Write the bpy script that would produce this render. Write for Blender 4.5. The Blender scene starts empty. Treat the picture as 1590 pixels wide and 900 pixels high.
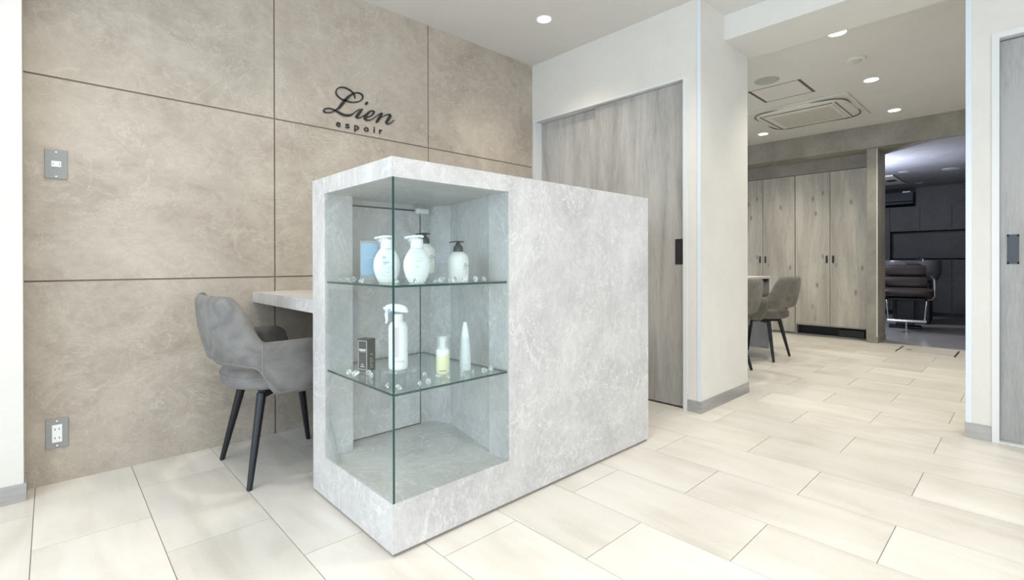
import bpy, bmesh, math, random
from mathutils import Vector, Matrix, noise
PI = math.pi
S = bpy.context.scene
COL = S.collection

# ------------------------------------------------------------------ camera
cam_d = bpy.data.cameras.new('camera'); cam = bpy.data.objects.new('camera', cam_d); COL.objects.link(cam)
yaw, pitch, roll = 0.8155, -0.0024, 0.0022
F = Vector((math.cos(yaw)*math.cos(pitch), math.sin(yaw)*math.cos(pitch), math.sin(pitch)))
R = Vector((math.sin(yaw), -math.cos(yaw), 0)); U = R.cross(F)
R2 = R*math.cos(roll) - U*math.sin(roll); U2 = R*math.sin(roll) + U*math.cos(roll)
M = Matrix((R2, U2, -F)).transposed().to_4x4(); M.translation = Vector((0, 0, 0.9))
cam.matrix_world = M
cam_d.sensor_fit = 'HORIZONTAL'; cam_d.sensor_width = 36; cam_d.lens = 761.36/1590*36
cam_d.shift_y = -(450-410.28)/1590; cam_d.clip_start = 0.02
S.camera = cam

# ------------------------------------------------------------------ world, daylight, exposure
S.view_settings.view_transform = 'Standard'; S.view_settings.look = 'None'
S.view_settings.gamma = 1; S.view_settings.use_curve_mapping = False
S.view_settings.exposure = 0.25
w = bpy.data.worlds.new('world'); S.world = w; w.use_nodes = True
bg = w.node_tree.nodes['Background']; bg.inputs[0].default_value = (0.72, 0.84, 1.0, 1); bg.inputs[1].default_value = 2.0
def area(name, loc, size, size_y, energy, color, direction):
    l = bpy.data.lights.new(name, 'AREA'); l.shape = 'RECTANGLE'; l.size = size; l.size_y = size_y
    l.energy = energy; l.color = color
    o = bpy.data.objects.new(name, l); COL.objects.link(o); o.location = loc
    o.rotation_euler = Vector(direction).to_track_quat('-Z', 'Y').to_euler(); return o
# daylight coming through the shop windows (behind and to the left of the camera)
area('window_daylight', (-2.28, 0.3, 1.25), 3.6, 2.2, 54, (0.70, 0.84, 1.0), (1, 0.0, -0.05))
area('window_daylight', (0.3, -2.28, 1.25), 3.4, 2.2, 24, (0.95, 0.97, 1.0), (0, 1, -0.05))

# ------------------------------------------------------------------ node helpers
def mat(name):
    m = bpy.data.materials.new(name); m.use_nodes = True
    nt = m.node_tree; b = nt.nodes['Principled BSDF']
    return m, nt, b
class N:
    def __init__(s, nt): s.nt = nt
    def new(s, t, **k):
        n = s.nt.nodes.new(t)
        for a, v in k.items(): setattr(n, a, v)
        return n
    def link(s, a, b): s.nt.links.new(a, b)
    def coord(s, kind='Object', scale=(1, 1, 1), rot=(0, 0, 0)):
        t = s.new('ShaderNodeTexCoord'); m = s.new('ShaderNodeMapping')
        m.inputs['Scale'].default_value = scale; m.inputs['Rotation'].default_value = rot
        s.link(t.outputs[kind], m.inputs[0]); return m.outputs[0]
    def noise(s, vec, scale, detail=4, rough=.5, dist=0):
        n = s.new('ShaderNodeTexNoise'); s.link(vec, n.inputs['Vector'])
        n.inputs['Scale'].default_value = scale; n.inputs['Detail'].default_value = detail
        n.inputs['Roughness'].default_value = rough; n.inputs['Distortion'].default_value = dist
        return n.outputs['Fac']
    def math(s, op, a, b=0.0, clamp=False):
        n = s.new('ShaderNodeMath', operation=op); n.use_clamp = clamp
        for i, x in enumerate((a, b)):
            if isinstance(x, (int, float)): n.inputs[i].default_value = x
            else: s.link(x, n.inputs[i])
        return n.outputs[0]
    def ramp(s, fac, stops):
        n = s.new('ShaderNodeValToRGB'); s.link(fac, n.inputs[0]); e = n.color_ramp.elements
        while len(e) < len(stops): e.new(0.5)
        for i, (p, c) in enumerate(stops):
            e[i].position = p; e[i].color = (*c, 1) if len(c) == 3 else c
        return n.outputs[0]
    def mix(s, fac, a, b, mode='MIX'):
        n = s.new('ShaderNodeMix', data_type='RGBA', blend_type=mode)
        if isinstance(fac, (int, float)): n.inputs[0].default_value = fac
        else: s.link(fac, n.inputs[0])
        for i, x in ((6, a), (7, b)):
            if isinstance(x, tuple): n.inputs[i].default_value = (*x, 1)
            else: s.link(x, n.inputs[i])
        return n.outputs[2]
    def bump(s, h, strength, dist=.002):
        n = s.new('ShaderNodeBump'); n.inputs['Strength'].default_value = strength; n.inputs['Distance'].default_value = dist
        s.link(h, n.inputs['Height']); return n.outputs[0]
def plain(name, col, rough=.5, metal=0, spec=.5, emit=0, ecol=None):
    m, nt, b = mat(name); b.inputs['Base Color'].default_value = (*col, 1)
    b.inputs['Roughness'].default_value = rough; b.inputs['Metallic'].default_value = metal
    b.inputs['Specular IOR Level'].default_value = spec
    if emit:
        b.inputs['Emission Color'].default_value = (*(ecol or col), 1); b.inputs['Emission Strength'].default_value = emit
    # faint surface variation so nothing is perfectly flat
    n = N(nt); v = n.noise(n.coord(), 40, 3)
    n.link(n.math('ADD', n.math('MULTIPLY', v, .08), rough-.04, True), b.inputs['Roughness'])
    return m
def stone(name, dark, light, vein, rough=.35, scale=1.0, veinamt=1.0, rot=(0.0, 0.5, 0.3), squash=(1, 1, 1), spec=.4, busy=False):
    m, nt, b = mat(name); n = N(nt)
    c = n.coord('Object', tuple(scale*q for q in squash), rot)
    base = n.noise(c, 2.2, 8, .62, 1.2)
    fine = n.noise(c, 16, 8, .7, .9)
    f = n.math('ADD', n.math('MULTIPLY', base, .65), n.math('MULTIPLY', fine, .35))
    col = n.ramp(f, [(.36, dark), (.62, light)])
    if busy:                        # fine feathery flecks of the marble pattern
        cf = n.coord('Object', (scale*1.6, scale*1.6, scale*.8), (.5, .6, .2)); ff = n.noise(cf, 13, 9, .75, 2.0)
        col = n.mix(n.math('MULTIPLY', n.math('SUBTRACT', ff, .54), 3.2, True), col, vein)
        col = n.mix(n.math('MULTIPLY', n.math('SUBTRACT', .45, ff), 2.6, True), col, tuple(q*.78 for q in dark))
    def veins(sc, width, seed_rot, dist):
        cc = n.coord('Object', tuple(scale*q for q in (squash[0], squash[1], squash[2])), (rot[0]+seed_rot, rot[1]+seed_rot*.6, rot[2]))
        v = n.noise(cc, sc, 6, .6, dist)
        d = n.math('ABSOLUTE', n.math('SUBTRACT', v, .5))
        line = n.math('SUBTRACT', 1.0, n.math('DIVIDE', d, width), True)
        msk = n.noise(cc, sc*.7, 2, .5, 0)
        msk = n.math('MULTIPLY', n.math('SUBTRACT', msk, .36), 5.0, True)
        return n.math('MULTIPLY', line, msk)
    v1 = veins(2.6, .014, 0.3, 2.2); v2 = veins(5.5, .016, 1.1, 2.0); v3 = veins(9, .022, 2.0, 2.2)
    v = n.math('ADD', n.math('MULTIPLY', v1, .65*veinamt), n.math('ADD', n.math('MULTIPLY', v2, .55*veinamt), n.math('MULTIPLY', v3, .4*veinamt)), True)
    col = n.mix(v, col, vein)
    n.link(col, b.inputs['Base Color']); b.inputs['Roughness'].default_value = rough
    b.inputs['Specular IOR Level'].default_value = spec
    n.link(n.bump(fine, .05), b.inputs['Normal'])
    return m
def wood(name, dark, light, knot, rough=.5, horiz=False):
    m, nt, b = mat(name); n = N(nt)
    g = (9, 9, .9) if not horiz else (.9, .9, 9)
    c = n.coord('Object', g)
    a = n.noise(c, 1.0, 6, .6, .8)
    c2 = n.coord('Object', tuple(q*7 for q in g)); fine = n.noise(c2, 2.0, 5, .65, .3)
    c3 = n.coord('Object', (2.2, 2.2, .35) if not horiz else (.35, .35, 2.2)); big = n.noise(c3, 1.6, 2, .5, 0)
    f = n.math('ADD', n.math('ADD', n.math('MULTIPLY', a, .45), n.math('MULTIPLY', fine, .25)), n.math('MULTIPLY', big, .3))
    col = n.ramp(f, [(.39, dark), (.60, light)])
    vo = n.new('ShaderNodeTexVoronoi'); vo.inputs['Scale'].default_value = 1.0
    n.link(n.coord('Object', (9.5, 9.5, 4.2) if not horiz else (4.2, 4.2, 9.5)), vo.inputs['Vector'])
    k = n.math('SUBTRACT', 1.0, n.math('DIVIDE', vo.outputs['Distance'], .20), True)
    sep = n.new('ShaderNodeSeparateColor'); n.link(vo.outputs['Color'], sep.inputs[0])
    k = n.math('MULTIPLY', k, n.math('GREATER_THAN', sep.outputs[0], .60))
    k = n.math('MULTIPLY', k, n.math('ADD', fine, .35), True)
    col = n.mix(k, col, knot)
    n.link(col, b.inputs['Base Color']); b.inputs['Roughness'].default_value = rough
    b.inputs['Specular IOR Level'].default_value = .35
    n.link(n.bump(fine, .12), b.inputs['Normal'])
    return m
def paper(name, col, var=.03, rough=.85, bump=.25):
    m, nt, b = mat(name); n = N(nt)
    a = n.noise(n.coord(), 3.0, 5, .6, .4); f = n.noise(n.coord(), 60, 4, .6, 0)
    lo = tuple(q*(1-var*1.6) for q in col); hi = tuple(min(1, q*(1+var)) for q in col)
    n.link(n.ramp(n.math('ADD', n.math('MULTIPLY', a, .7), n.math('MULTIPLY', f, .3)), [(.35, lo), (.65, hi)]), b.inputs['Base Color'])
    b.inputs['Roughness'].default_value = rough; b.inputs['Specular IOR Level'].default_value = .3
    n.link(n.bump(f, bump), b.inputs['Normal'])
    return m
def glassy(name, tint, rough=.0, refl=1.0):
    # clear sheet glass: a tinted see-through surface with Fresnel reflection
    m = bpy.data.materials.new(name); m.use_nodes = True; nt = m.node_tree; nt.nodes.clear(); n = N(nt)
    out = n.new('ShaderNodeOutputMaterial'); mx = n.new('ShaderNodeMixShader'); t = n.new('ShaderNodeBsdfTransparent')
    g = n.new('ShaderNodeBsdfGlossy'); lw = n.new('ShaderNodeLayerWeight'); lw.inputs['Blend'].default_value = .5
    fr = n.math('ADD', .04, n.math('MULTIPLY', n.math('POWER', lw.outputs['Facing'], 5.0), .9), True)
    t.inputs[0].default_value = (*tint, 1); g.inputs['Roughness'].default_value = rough
    g.inputs['Color'].default_value = (.95*refl, 1.0*refl, 1.0*refl, 1)
    n.link(fr, mx.inputs[0]); n.link(t.outputs[0], mx.inputs[1]); n.link(g.outputs[0], mx.inputs[2])
    n.link(mx.outputs[0], out.inputs[0]); return m
def cloudy(name, tint, amt):
    m = glassy(name, tint); nt = m.node_tree; n = N(nt)
    out = [q for q in nt.nodes if q.type == 'OUTPUT_MATERIAL'][0]; src = out.inputs[0].links[0].from_socket
    d = n.new('ShaderNodeBsdfDiffuse'); d.inputs[0].default_value = (.85, .88, .88, 1); mx = n.new('ShaderNodeMixShader'); mx.inputs[0].default_value = amt
    n.link(src, mx.inputs[1]); n.link(d.outputs[0], mx.inputs[2]); n.link(mx.outputs[0], out.inputs[0]); return m
def tile_mat():
    m, nt, b = mat('floor_tile'); n = N(nt)
    oi = n.new('ShaderNodeObjectInfo')
    t = n.new('ShaderNodeTexCoord'); add = n.new('ShaderNodeVectorMath', operation='ADD'); sc = n.new('ShaderNodeVectorMath', operation='SCALE')
    comb = n.new('ShaderNodeCombineXYZ')
    for i in range(3): n.link(oi.outputs['Random'], comb.inputs[i])
    n.link(comb.outputs[0], sc.inputs[0]); sc.inputs['Scale'].default_value = 23.0
    n.link(t.outputs['Object'], add.inputs[0]); n.link(sc.outputs[0], add.inputs[1])
    mp = n.new('ShaderNodeMapping'); mp.inputs['Scale'].default_value = (6.5, 1.1, 1); mp.inputs['Rotation'].default_value = (0, 0, .22)
    n.link(add.outputs[0], mp.inputs[0])
    streak = n.noise(mp.outputs[0], 1.3, 5, .55, .8)
    fine = n.noise(add.outputs[0], 130, 3, .6, 0)
    cloud = n.noise(add.outputs[0], 3.0, 3, .5, .3)
    f = n.math('ADD', n.math('ADD', n.math('MULTIPLY', streak, .5), n.math('MULTIPLY', cloud, .38)), n.math('MULTIPLY', fine, .12))
    col = n.ramp(f, [(.34, (.575, .54, .48)), (.50, (.67, .645, .59)), (.66, (.735, .715, .67))])
    br = n.math('ADD', n.math('MULTIPLY', oi.outputs['Random'], .12), .93)
    vm = n.new('ShaderNodeVectorMath', operation='SCALE'); n.link(col, vm.inputs[0]); n.link(br, vm.inputs['Scale'])
    n.link(vm.outputs[0], b.inputs['Base Color']); b.inputs['Roughness'].default_value = .38
    b.inputs['Specular IOR Level'].default_value = .4
    n.link(n.bump(fine, .03), b.inputs['Normal'])
    return m
def suede(name, dark, light):
    m, nt, b = mat(name); n = N(nt)
    a = n.noise(n.coord(), 9, 5, .6, 1.0); f = n.noise(n.coord(), 400, 2, .5, 0)
    n.link(n.ramp(a, [(.35, dark), (.65, light)]), b.inputs['Base Color'])
    b.inputs['Roughness'].default_value = .95; b.inputs['Specular IOR Level'].default_value = .15
    b.inputs['Sheen Weight'].default_value = .08; b.inputs['Sheen Roughness'].default_value = .5
    n.link(n.bump(f, .1, .001), b.inputs['Normal'])
    return m

MARBLE = stone('grey_marble_laminate', (.44, .43, .418), (.60, .588, .57), (.70, .688, .665), .32, 1.25, 1.2, (0.2, 0.7, 0.3), (1, 1, .75), .4, True)
PANEL = stone('beige_stone_panel', (.350, .296, .236), (.500, .440, .362), (.61, .56, .48), .42, .9, .62, (0.1, -.6, 0.2), (.95, 1, 1.1))
WOOD = wood('grey_oak_laminate', (.29, .275, .252), (.50, .482, .45), (.12, .108, .095))
WOODB = wood('grey_oak_baseboard', (.27, .26, .245), (.44, .425, .405), (.17, .16, .15), .5, True)
WOODC = wood('beige_oak_cabinet', (.37, .345, .295), (.62, .585, .505), (.13, .115, .095))
WHITE = paper('white_wallpaper', (.70, .676, .618))
CEIL = paper('ceiling_paper', (.70, .685, .645), .02)
PLASTER = paper('taupe_wallpaper', (.35, .33, .285), .16)
TRIM = plain('white_trim', (.70, .70, .68), .35)
BEAD = plain('corner_bead', (.68, .73, .76), .25)
BEAD2 = plain('taupe_corner_bead', (.66, .65, .60), .35)
GROOVE = plain('panel_joint', (.27, .22, .18), .8)
GROUT = plain('tile_joint', (.26, .25, .24), .8)
TILE = tile_mat()
DARKF = stone('dark_floor_stone', (.22, .215, .215), (.32, .315, .315), (.36, .355, .35), .3, .6, .3)
DARKW = stone('dark_wall_stone', (.058, .055, .058), (.095, .091, .094), (.13, .127, .13), .45, .8, .5)
DARKC = paper('dark_ceiling_paper', (.30, .30, .32), .10)
BLACKM = plain('black_metal', (.018, .020, .024), .38, .3)
BLACKP = plain('black_plastic', (.03, .03, .033), .35)
STEEL = plain('satin_steel', (.50, .52, .53), .32, .85)
CHROME = plain('chrome', (.80, .81, .83), .12, 1)
SUEDE = suede('grey_suede', (.150, .143, .135), (.225, .217, .205))
SUEDE_WARM = suede('warm_lit_suede', (.135, .123, .103), (.205, .19, .162))  # same suede browned: the second room's warm light is put into the colour
SEAM = plain('suede_piping', (.24, .235, .225), .8)
PANE = glassy('clear_glass', (.965, .985, .983))
SHELFG = glassy('shelf_glass', (.955, .98, .97))
CAPC = cloudy('cap_plastic', (.96, .97, .97), .28)
ACRY = cloudy('clear_acrylic', (.965, .975, .975), .10)
EDGE = plain('green_glass_edge', (.014, .060, .054), .2)
EDGE2 = plain('pale_glass_edge', (.20, .33, .31), .2)
CRYSTAL, _nt, _b = mat('crystal'); _b.inputs['Base Color'].default_value = (.97, .99, 1, 1); _b.inputs['Roughness'].default_value = .02
_b.inputs['Transmission Weight'].default_value = .85; _b.inputs['IOR'].default_value = 1.55
WPLAS = plain('white_plastic', (.84, .87, .86), .28)
WPLAS2 = plain('milky_plastic', (.78, .82, .80), .35)
LENS = plain('lit_lens', (1, 1, 1), .5, 0, .5, 9.0, (1, .95, .86))
LENSOFF = plain('unlit_lens', (.6, .6, .62), .4)
LEATHER = plain('brown_leather', (.055, .040, .038), .38)
CERAMIC = plain('grey_basin', (.13, .135, .14), .35)
SPEAKER = plain('speaker_mesh', (.43, .45, .42), .7)
ACW = plain('ac_white', (.70, .68, .62), .45)
ACG = plain('ac_grille', (.57, .54, .485), .6)

# ------------------------------------------------------------------ mesh helpers
def bx(bm, x0, y0, z0, x1, y1, z1, mi=0):
    v = [bm.verts.new(p) for p in ((x0,y0,z0),(x1,y0,z0),(x1,y1,z0),(x0,y1,z0),(x0,y0,z1),(x1,y0,z1),(x1,y1,z1),(x0,y1,z1))]
    for f in ((3,2,1,0),(4,5,6,7),(0,1,5,4),(1,2,6,5),(2,3,7,6),(3,0,4,7)):
        q = bm.faces.new([v[i] for i in f]); q.material_index = mi
def prism(bm, pts, z0, z1, mi=0):          # pts counter-clockwise in XY
    a = [bm.verts.new((x, y, z0)) for x, y in pts]; b = [bm.verts.new((x, y, z1)) for x, y in pts]
    n = len(pts); bm.faces.new(a[::-1]).material_index = mi; bm.faces.new(b).material_index = mi
    for i in range(n): bm.faces.new((a[i], a[(i+1) % n], b[(i+1) % n], b[i])).material_index = mi
def rings(bm, rs, closed=False, cap=True, mi=0):
    R_ = [[bm.verts.new(p) for p in r] for r in rs]; n = len(rs[0]); m = len(R_)
    for i in range(m if closed else m-1):
        A, B = R_[i], R_[(i+1) % m]
        for j in range(n): bm.faces.new((A[j], A[(j+1) % n], B[(j+1) % n], B[j])).material_index = mi
    if cap and not closed:
        bm.faces.new(R_[0][::-1]).material_index = mi; bm.faces.new(R_[-1]).material_index = mi
def lathe(bm, prof, c=(0, 0, 0), seg=28, sx=1, sy=1, rot=0, mi=0):
    rs = []
    for r, z in prof:
        rs.append([(c[0]+sx*r*math.cos(t)*math.cos(rot)-sy*r*math.sin(t)*math.sin(rot), c[1]+sx*r*math.cos(t)*math.sin(rot)+sy*r*math.sin(t)*math.cos(rot), c[2]+z) for t in (2*PI*k/seg for k in range(seg))])
    rings(bm, rs, mi=mi)
def tube(bm, pts, rad, seg=12, closed=False, mi=0):
    pts = [Vector(p) for p in pts]; n = len(pts)
    rad = rad if isinstance(rad, (list, tuple)) else [rad]*n
    rs = []; up = None
    for i, p in enumerate(pts):
        if closed: t = (pts[(i+1) % n]-pts[i-1]).normalized()
        else: t = (pts[min(i+1, n-1)]-pts[max(i-1, 0)]).normalized()
        if up is None:
            up = Vector((0, 0, 1)) if abs(t.z) < .9 else Vector((1, 0, 0))
        s = t.cross(up).normalized(); up = s.cross(t).normalized()
        rs.append([tuple(p+rad[i]*(math.cos(a)*s+math.sin(a)*up)) for a in (2*PI*k/seg for k in range(seg))])
    rings(bm, rs, closed=closed, mi=mi)
def obj(name, bm, m, parent=None, smooth=False, bevel=0, loc=None, angle=35):
    bmesh.ops.recalc_face_normals(bm, faces=bm.faces)
    me = bpy.data.meshes.new(name); bm.to_mesh(me); bm.free()
    for x in (m if isinstance(m, (list, tuple)) else [m]): me.materials.append(x)
    if smooth:
        me.shade_smooth()
        try: me.set_sharp_from_angle(angle=math.radians(angle))
        except Exception: pass
    o = bpy.data.objects.new(name, me); COL.objects.link(o)
    if parent: o.parent = parent
    if loc: o.location = loc
    if bevel:
        b = o.modifiers.new('bevel', 'BEVEL'); b.width = bevel; b.segments = 2; b.limit_method = 'ANGLE'; b.angle_limit = math.radians(40)
    return o
def box(name, a, b, m, parent=None, bevel=0):
    bm = bmesh.new(); bx(bm, min(a[0],b[0]), min(a[1],b[1]), min(a[2],b[2]), max(a[0],b[0]), max(a[1],b[1]), max(a[2],b[2]))
    return obj(name, bm, m, parent, bevel=bevel)
def empty(name, loc=(0, 0, 0), rz=0):
    o = bpy.data.objects.new(name, None); COL.objects.link(o); o.location = loc; o.rotation_euler = (0, 0, rz)
    o.empty_display_size = .1; return o
def tag(o, label, cat, group=None):
    o['label'] = label; o['category'] = cat
    if group: o['group'] = group
    return o
def struct(o, label=None, cat=None):
    o['kind'] = 'structure'
    o['label'] = label or o.name; o['category'] = cat or 'wall'
    return o
def copy_tree(o, parent=None):
    c = o.copy(); COL.objects.link(c)
    if parent: c.parent = parent
    for ch in list(o.children): copy_tree(ch, c)
    return c

# ------------------------------------------------------------------ floor
GX0, GW, GY0, GL = -0.047, 0.3075, 1.238, 0.612
FX1 = 6.80
floor = empty('floor'); struct(floor, 'pale cream porcelain tile floor laid in running bond', 'floor')
box('screed', (-2.5, -2.5, -.06), (FX1, 4.6, -.0025), GROUT, floor)['label'] = 'grey joints under the tiles'
rest = bmesh.new(); random.seed(3); cnt = 0
tiles = []
for i in range(-9, 24):
    x0 = GX0+GW*i; x1 = x0+GW
    if x0 > FX1-.02: continue
    x1 = min(x1, FX1)
    off = GY0 if i % 2 == 1 else GY0+GL/2
    for j in range(-8, 8):
        y0 = off+GL*j; y1 = y0+GL
        if x0 < 2.8 and y1 > 2.76: y1 = 2.757
        if y0 > 4.6 or y1 < -2.5 or y1-y0 < .03: continue
        if x0 < -2.5: continue
        tiles.append((x0, y0, x1, y1))
tile_meshes = {}
for (x0, y0, x1, y1) in tiles:
    g = .0013
    cx, cy = (x0+x1)/2, (y0+y1)/2
    d = F.x*cx+F.y*cy; a = R.x*cx+R.y*cy
    vis = d > .2 and abs(a) < 1.12*d+.35 and d > 1.15
    if x0 > 3.4 and cy > 2.35+ (cx-3.5)*.12: vis = False
    if x0 > 3.4 and cy < cx*.02-.1: vis = False
    if vis and cnt < 298:
        key = (round(x1-x0, 3), round(y1-y0, 3))
        if key not in tile_meshes:
            bm = bmesh.new(); hx, hy = (x1-x0)/2-g, (y1-y0)/2-g
            bx(bm, -hx, -hy, -.008, hx, hy, 0); 
            me = bpy.data.meshes.new('tile'); bmesh.ops.recalc_face_normals(bm, faces=bm.faces); bm.to_mesh(me); bm.free(); me.materials.append(TILE); tile_meshes[key] = me
        o = bpy.data.objects.new('tile', tile_meshes[key]); COL.objects.link(o); o.parent = floor; o.location = (cx, cy, 0); cnt += 1
    else: bx(rest, x0+g, y0+g, -.008, x1-g, y1-g, 0)
o = obj('tile_field', rest, TILE, floor); o['kind'] = 'stuff'
print('tiles', cnt, len(tiles))
# underfloor storage hatch in front of the dark room
h = empty('floor_hatch', (6.45, .73, 0)); tag(h, 'flush floor hatch framed in metal before the dark room', 'hatch')
bm = bmesh.new(); bx(bm, -.20, -.215, -.006, .20, .215, .0015); obj('hatch_panel', bm, TILE, h)
for s in (-1, 1):
    bm = bmesh.new(); bx(bm, -.215, s*.222-.006, -.006, .215, s*.222+.006, .003); obj('end_strip', bm, BLACKM, h)
    bm = bmesh.new(); bx(bm, s*.208-.004, -.215, -.006, s*.208+.004, .215, .003); obj('edge_strip', bm, TRIM, h)
bm = bmesh.new(); bx(bm, -.03, .12, 0, .0, .16, .003); obj('pull_ring', bm, BLACKM, h)

# ------------------------------------------------------------------ walls of the front room
YW = 2.7558; XD = 2.8224; H = 2.481; HB = 2.322; H3 = 2.42
wl = empty('wall_left', (0, YW, 0)); struct(wl, 'beige stone panelled wall carrying the sign', 'wall')
box('backing', (-2.5, .007, 0), (XD, .14, H+.1), GROOVE, wl)
cols = [(-2.5, -1.066), (-1.066, -.0995), (-.0995, .8672), (.8672, 1.8326), (1.8326, XD)]
rowsz = [(0.0, .831), (.831, 1.6676), (1.6676, H)]
for (a, b) in cols:
    for (c, d) in rowsz:
        g = .0038
        bm = bmesh.new(); bx(bm, a+g, 0, c+(g if c else 0), b-(g if b < XD else 0), .007, d-(g if d < H else 0))
        obj('wall_panel', bm, PANEL, wl)
# white pillar at the far left
pl = box('wall_near', (-2.5, 2.632, 0), (-.0765, YW+.0, H+.1), WHITE); struct(pl, 'white wall end at the left edge of the photo', 'wall')
o = box('baseboard_near', (-2.5, 2.625, 0), (-.069, YW, .068), WOODB); struct(o, 'grey wood baseboard of the white wall end', 'baseboard')
# door wall (X = XD) and column
wc = bmesh.new()
bx(wc, XD, 1.452, 2.0375, XD+.14, YW+.1, H+.1)                       # over the sliding doors
bx(wc, XD, 1.3576, 0, XD+.14, 1.452, H+.1)                          # jamb strip
bx(wc, XD+.14, 1.3576, 0, 3.526, 1.62, H+.1)                        # deep column
bx(wc, XD, 2.735, 0, XD+.14, YW+.1, 2.0375)
o = obj('wall_center', wc, WHITE); struct(o, 'white papered door wall with deep column', 'wall')
o = box('trim_1', (XD-.003, 1.3546, .07), (XD+.0, 1.376, H), BEAD); struct(o, 'thin white corner guard on the column edge', 'trim')
bm = bmesh.new(); bx(bm, XD-.007, 1.3506, 0, XD, 1.438, .071); bx(bm, XD, 1.3506, 0, 3.533, 1.3576, .071); bx(bm, 3.526, 1.3576, 0, 3.533, 1.62, .071)
o = obj('baseboard_center', bm, WOODB); struct(o, 'grey wood baseboard around the column', 'baseboard')
# sliding door unit
d1 = empty('door_1', (XD, 2.09, 0)); struct(d1, 'pair of grey wood sliding doors in white frame', 'door')
def p_box(name, a, b, m, parent, bevel=0):
    L = parent.location; return box(name, tuple(a[i]-L[i] for i in range(3)), tuple(b[i]-L[i] for i in range(3)), m, parent, bevel)
p_box('door_frame', (XD-.005, 1.440, 0), (XD+.10, 1.467, 2.038), TRIM, d1)
p_box('door_frame', (XD-.005, 2.719, 0), (XD+.10, 2.737, 2.038), TRIM, d1)
p_box('door_header', (XD-.005, 1.467, 2.022), (XD+.10, 2.719, 2.038), TRIM, d1)
def door_panel(parent, a, b, m, hy, hz=(.891, 1.049)):
    o = p_box('door_panel', a, b, m, parent, .002)
    return o
def pull(parent, x, y0, y1, z0, z1, name='pull_handle'):
    bm = bmesh.new(); t = .006
    bx(bm, x-.003, y0, z0, x+.001, y1, z0+t*1.6); bx(bm, x-.003, y0, z1-t*1.6, x+.001, y1, z1)
    bx(bm, x-.003, y0, z0, x+.001, y0+t, z1); bx(bm, x-.003, y1-t, z0, x+.001, y1, z1); bx(bm, x-.001, y0, z0, x+.002, y1, z1)
    bx(bm, x-.002, y0+(y1-y0)*.55, z0+.012, x+.001, y0+(y1-y0)*.72, z1-.012)
    return obj(name, bm, BLACKP, parent)
def rel(o, parent):
    L = parent.location
    for v in o.data.vertices: v.co -= L
    return o
pR = door_panel(d1, (XD+.035, 1.467, .006), (XD+.060, 2.158, 2.0195), WOOD, 0)
pL = door_panel(d1, (XD+.070, 2.10, .006), (XD+.094, 2.719, 2.0195), WOOD, 0)
hnd = pull(pR, XD+.035, 1.487, 1.538, .891, 1.049); rel(hnd, d1)
p_box('header_infill', (XD+.0605, 1.467, 1.985), (XD+.070, 2.719, 2.022), WOOD, d1)
p_box('floor_track', (XD+.03, 1.467, 0), (XD+.10, 2.719, .004), BLACKM, d1)
box('closet_back', (XD+.11, 1.46, 0), (XD+.135, 2.74, 2.05), GROOVE).parent = d1
d1.children[-1].location = -d1.location
# right wall with its door
XR = 3.4389
wr = bmesh.new()
bx(wr, XR, .141, 0, XR+.12, .2343, H+.1); bx(wr, XR, -2.5, 2.04, XR+.12, .141, H+.1); bx(wr, XR, -2.5, 0, XR+.12, -.74, 2.04)
o = obj('wall_right', wr, WHITE); struct(o, 'white wall at the right edge holding a grey door', 'wall')
o = box('trim_2', (XR-.003, .2143, .075), (XR, .2373, H), BEAD); struct(o, 'thin white corner guard on the right wall edge', 'trim')
bm = bmesh.new(); bx(bm, XR-.007, .143, 0, XR, .2413, .076); bx(bm, XR, .2343, 0, XR+.12, .2413, .076)
o = obj('baseboard_right', bm, WOODB); struct(o, 'grey wood baseboard at the right wall end', 'baseboard')
d2 = empty('door_2', (XR, -.3, 0)); struct(d2, 'grey wood sliding door at the right edge', 'door')
p_box('door_frame', (XR-.005, .114, 0), (XR+.11, .1412, 2.042), TRIM, d2)
p_box('door_header', (XR-.005, -.735, 2.013), (XR+.11, .114, 2.042), TRIM, d2)
p_box('door_frame', (XR-.005, -.76, 0), (XR+.11, -.735, 2.042), TRIM, d2)
pr_ = p_box('door_panel', (XR+.04, -.735, .006), (XR+.066, .114, 2.005), wood('grey_oak_cool', (.235, .228, .218), (.40, .392, .375), (.10, .098, .092)), d2, .002)
hnd = pull(pr_, XR+.04, .046, .088, .891, 1.037); rel(hnd, d2)
p_box('floor_track', (XR-.004, -.735, 0), (XR+.11, .114, .005), TRIM, d2)

# ceilings and beam
o = box('ceiling', (-2.5, -2.5, H), (3.15, YW+.1, H+.1), CEIL); struct(o, 'white papered ceiling of the front room', 'ceiling')
bm = bmesh.new(); bx(bm, 3.149, -2.5, HB, 3.553, 1.3576, H3+.2)
bx(bm, 3.5265, 1.3576, HB, 3.553, 4.6, H3+.2)
o = obj('trim_3', bm, CEIL); struct(o, 'white ceiling beam between the two rooms', 'beam')
XC = 6.95; XB = 6.62; HS = 2.172
o = box('ceiling', (3.553, -2.5, H3), (6.96, 4.6, H3+.1), CEIL); struct(o, 'cream ceiling of the second room', 'ceiling')
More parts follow.
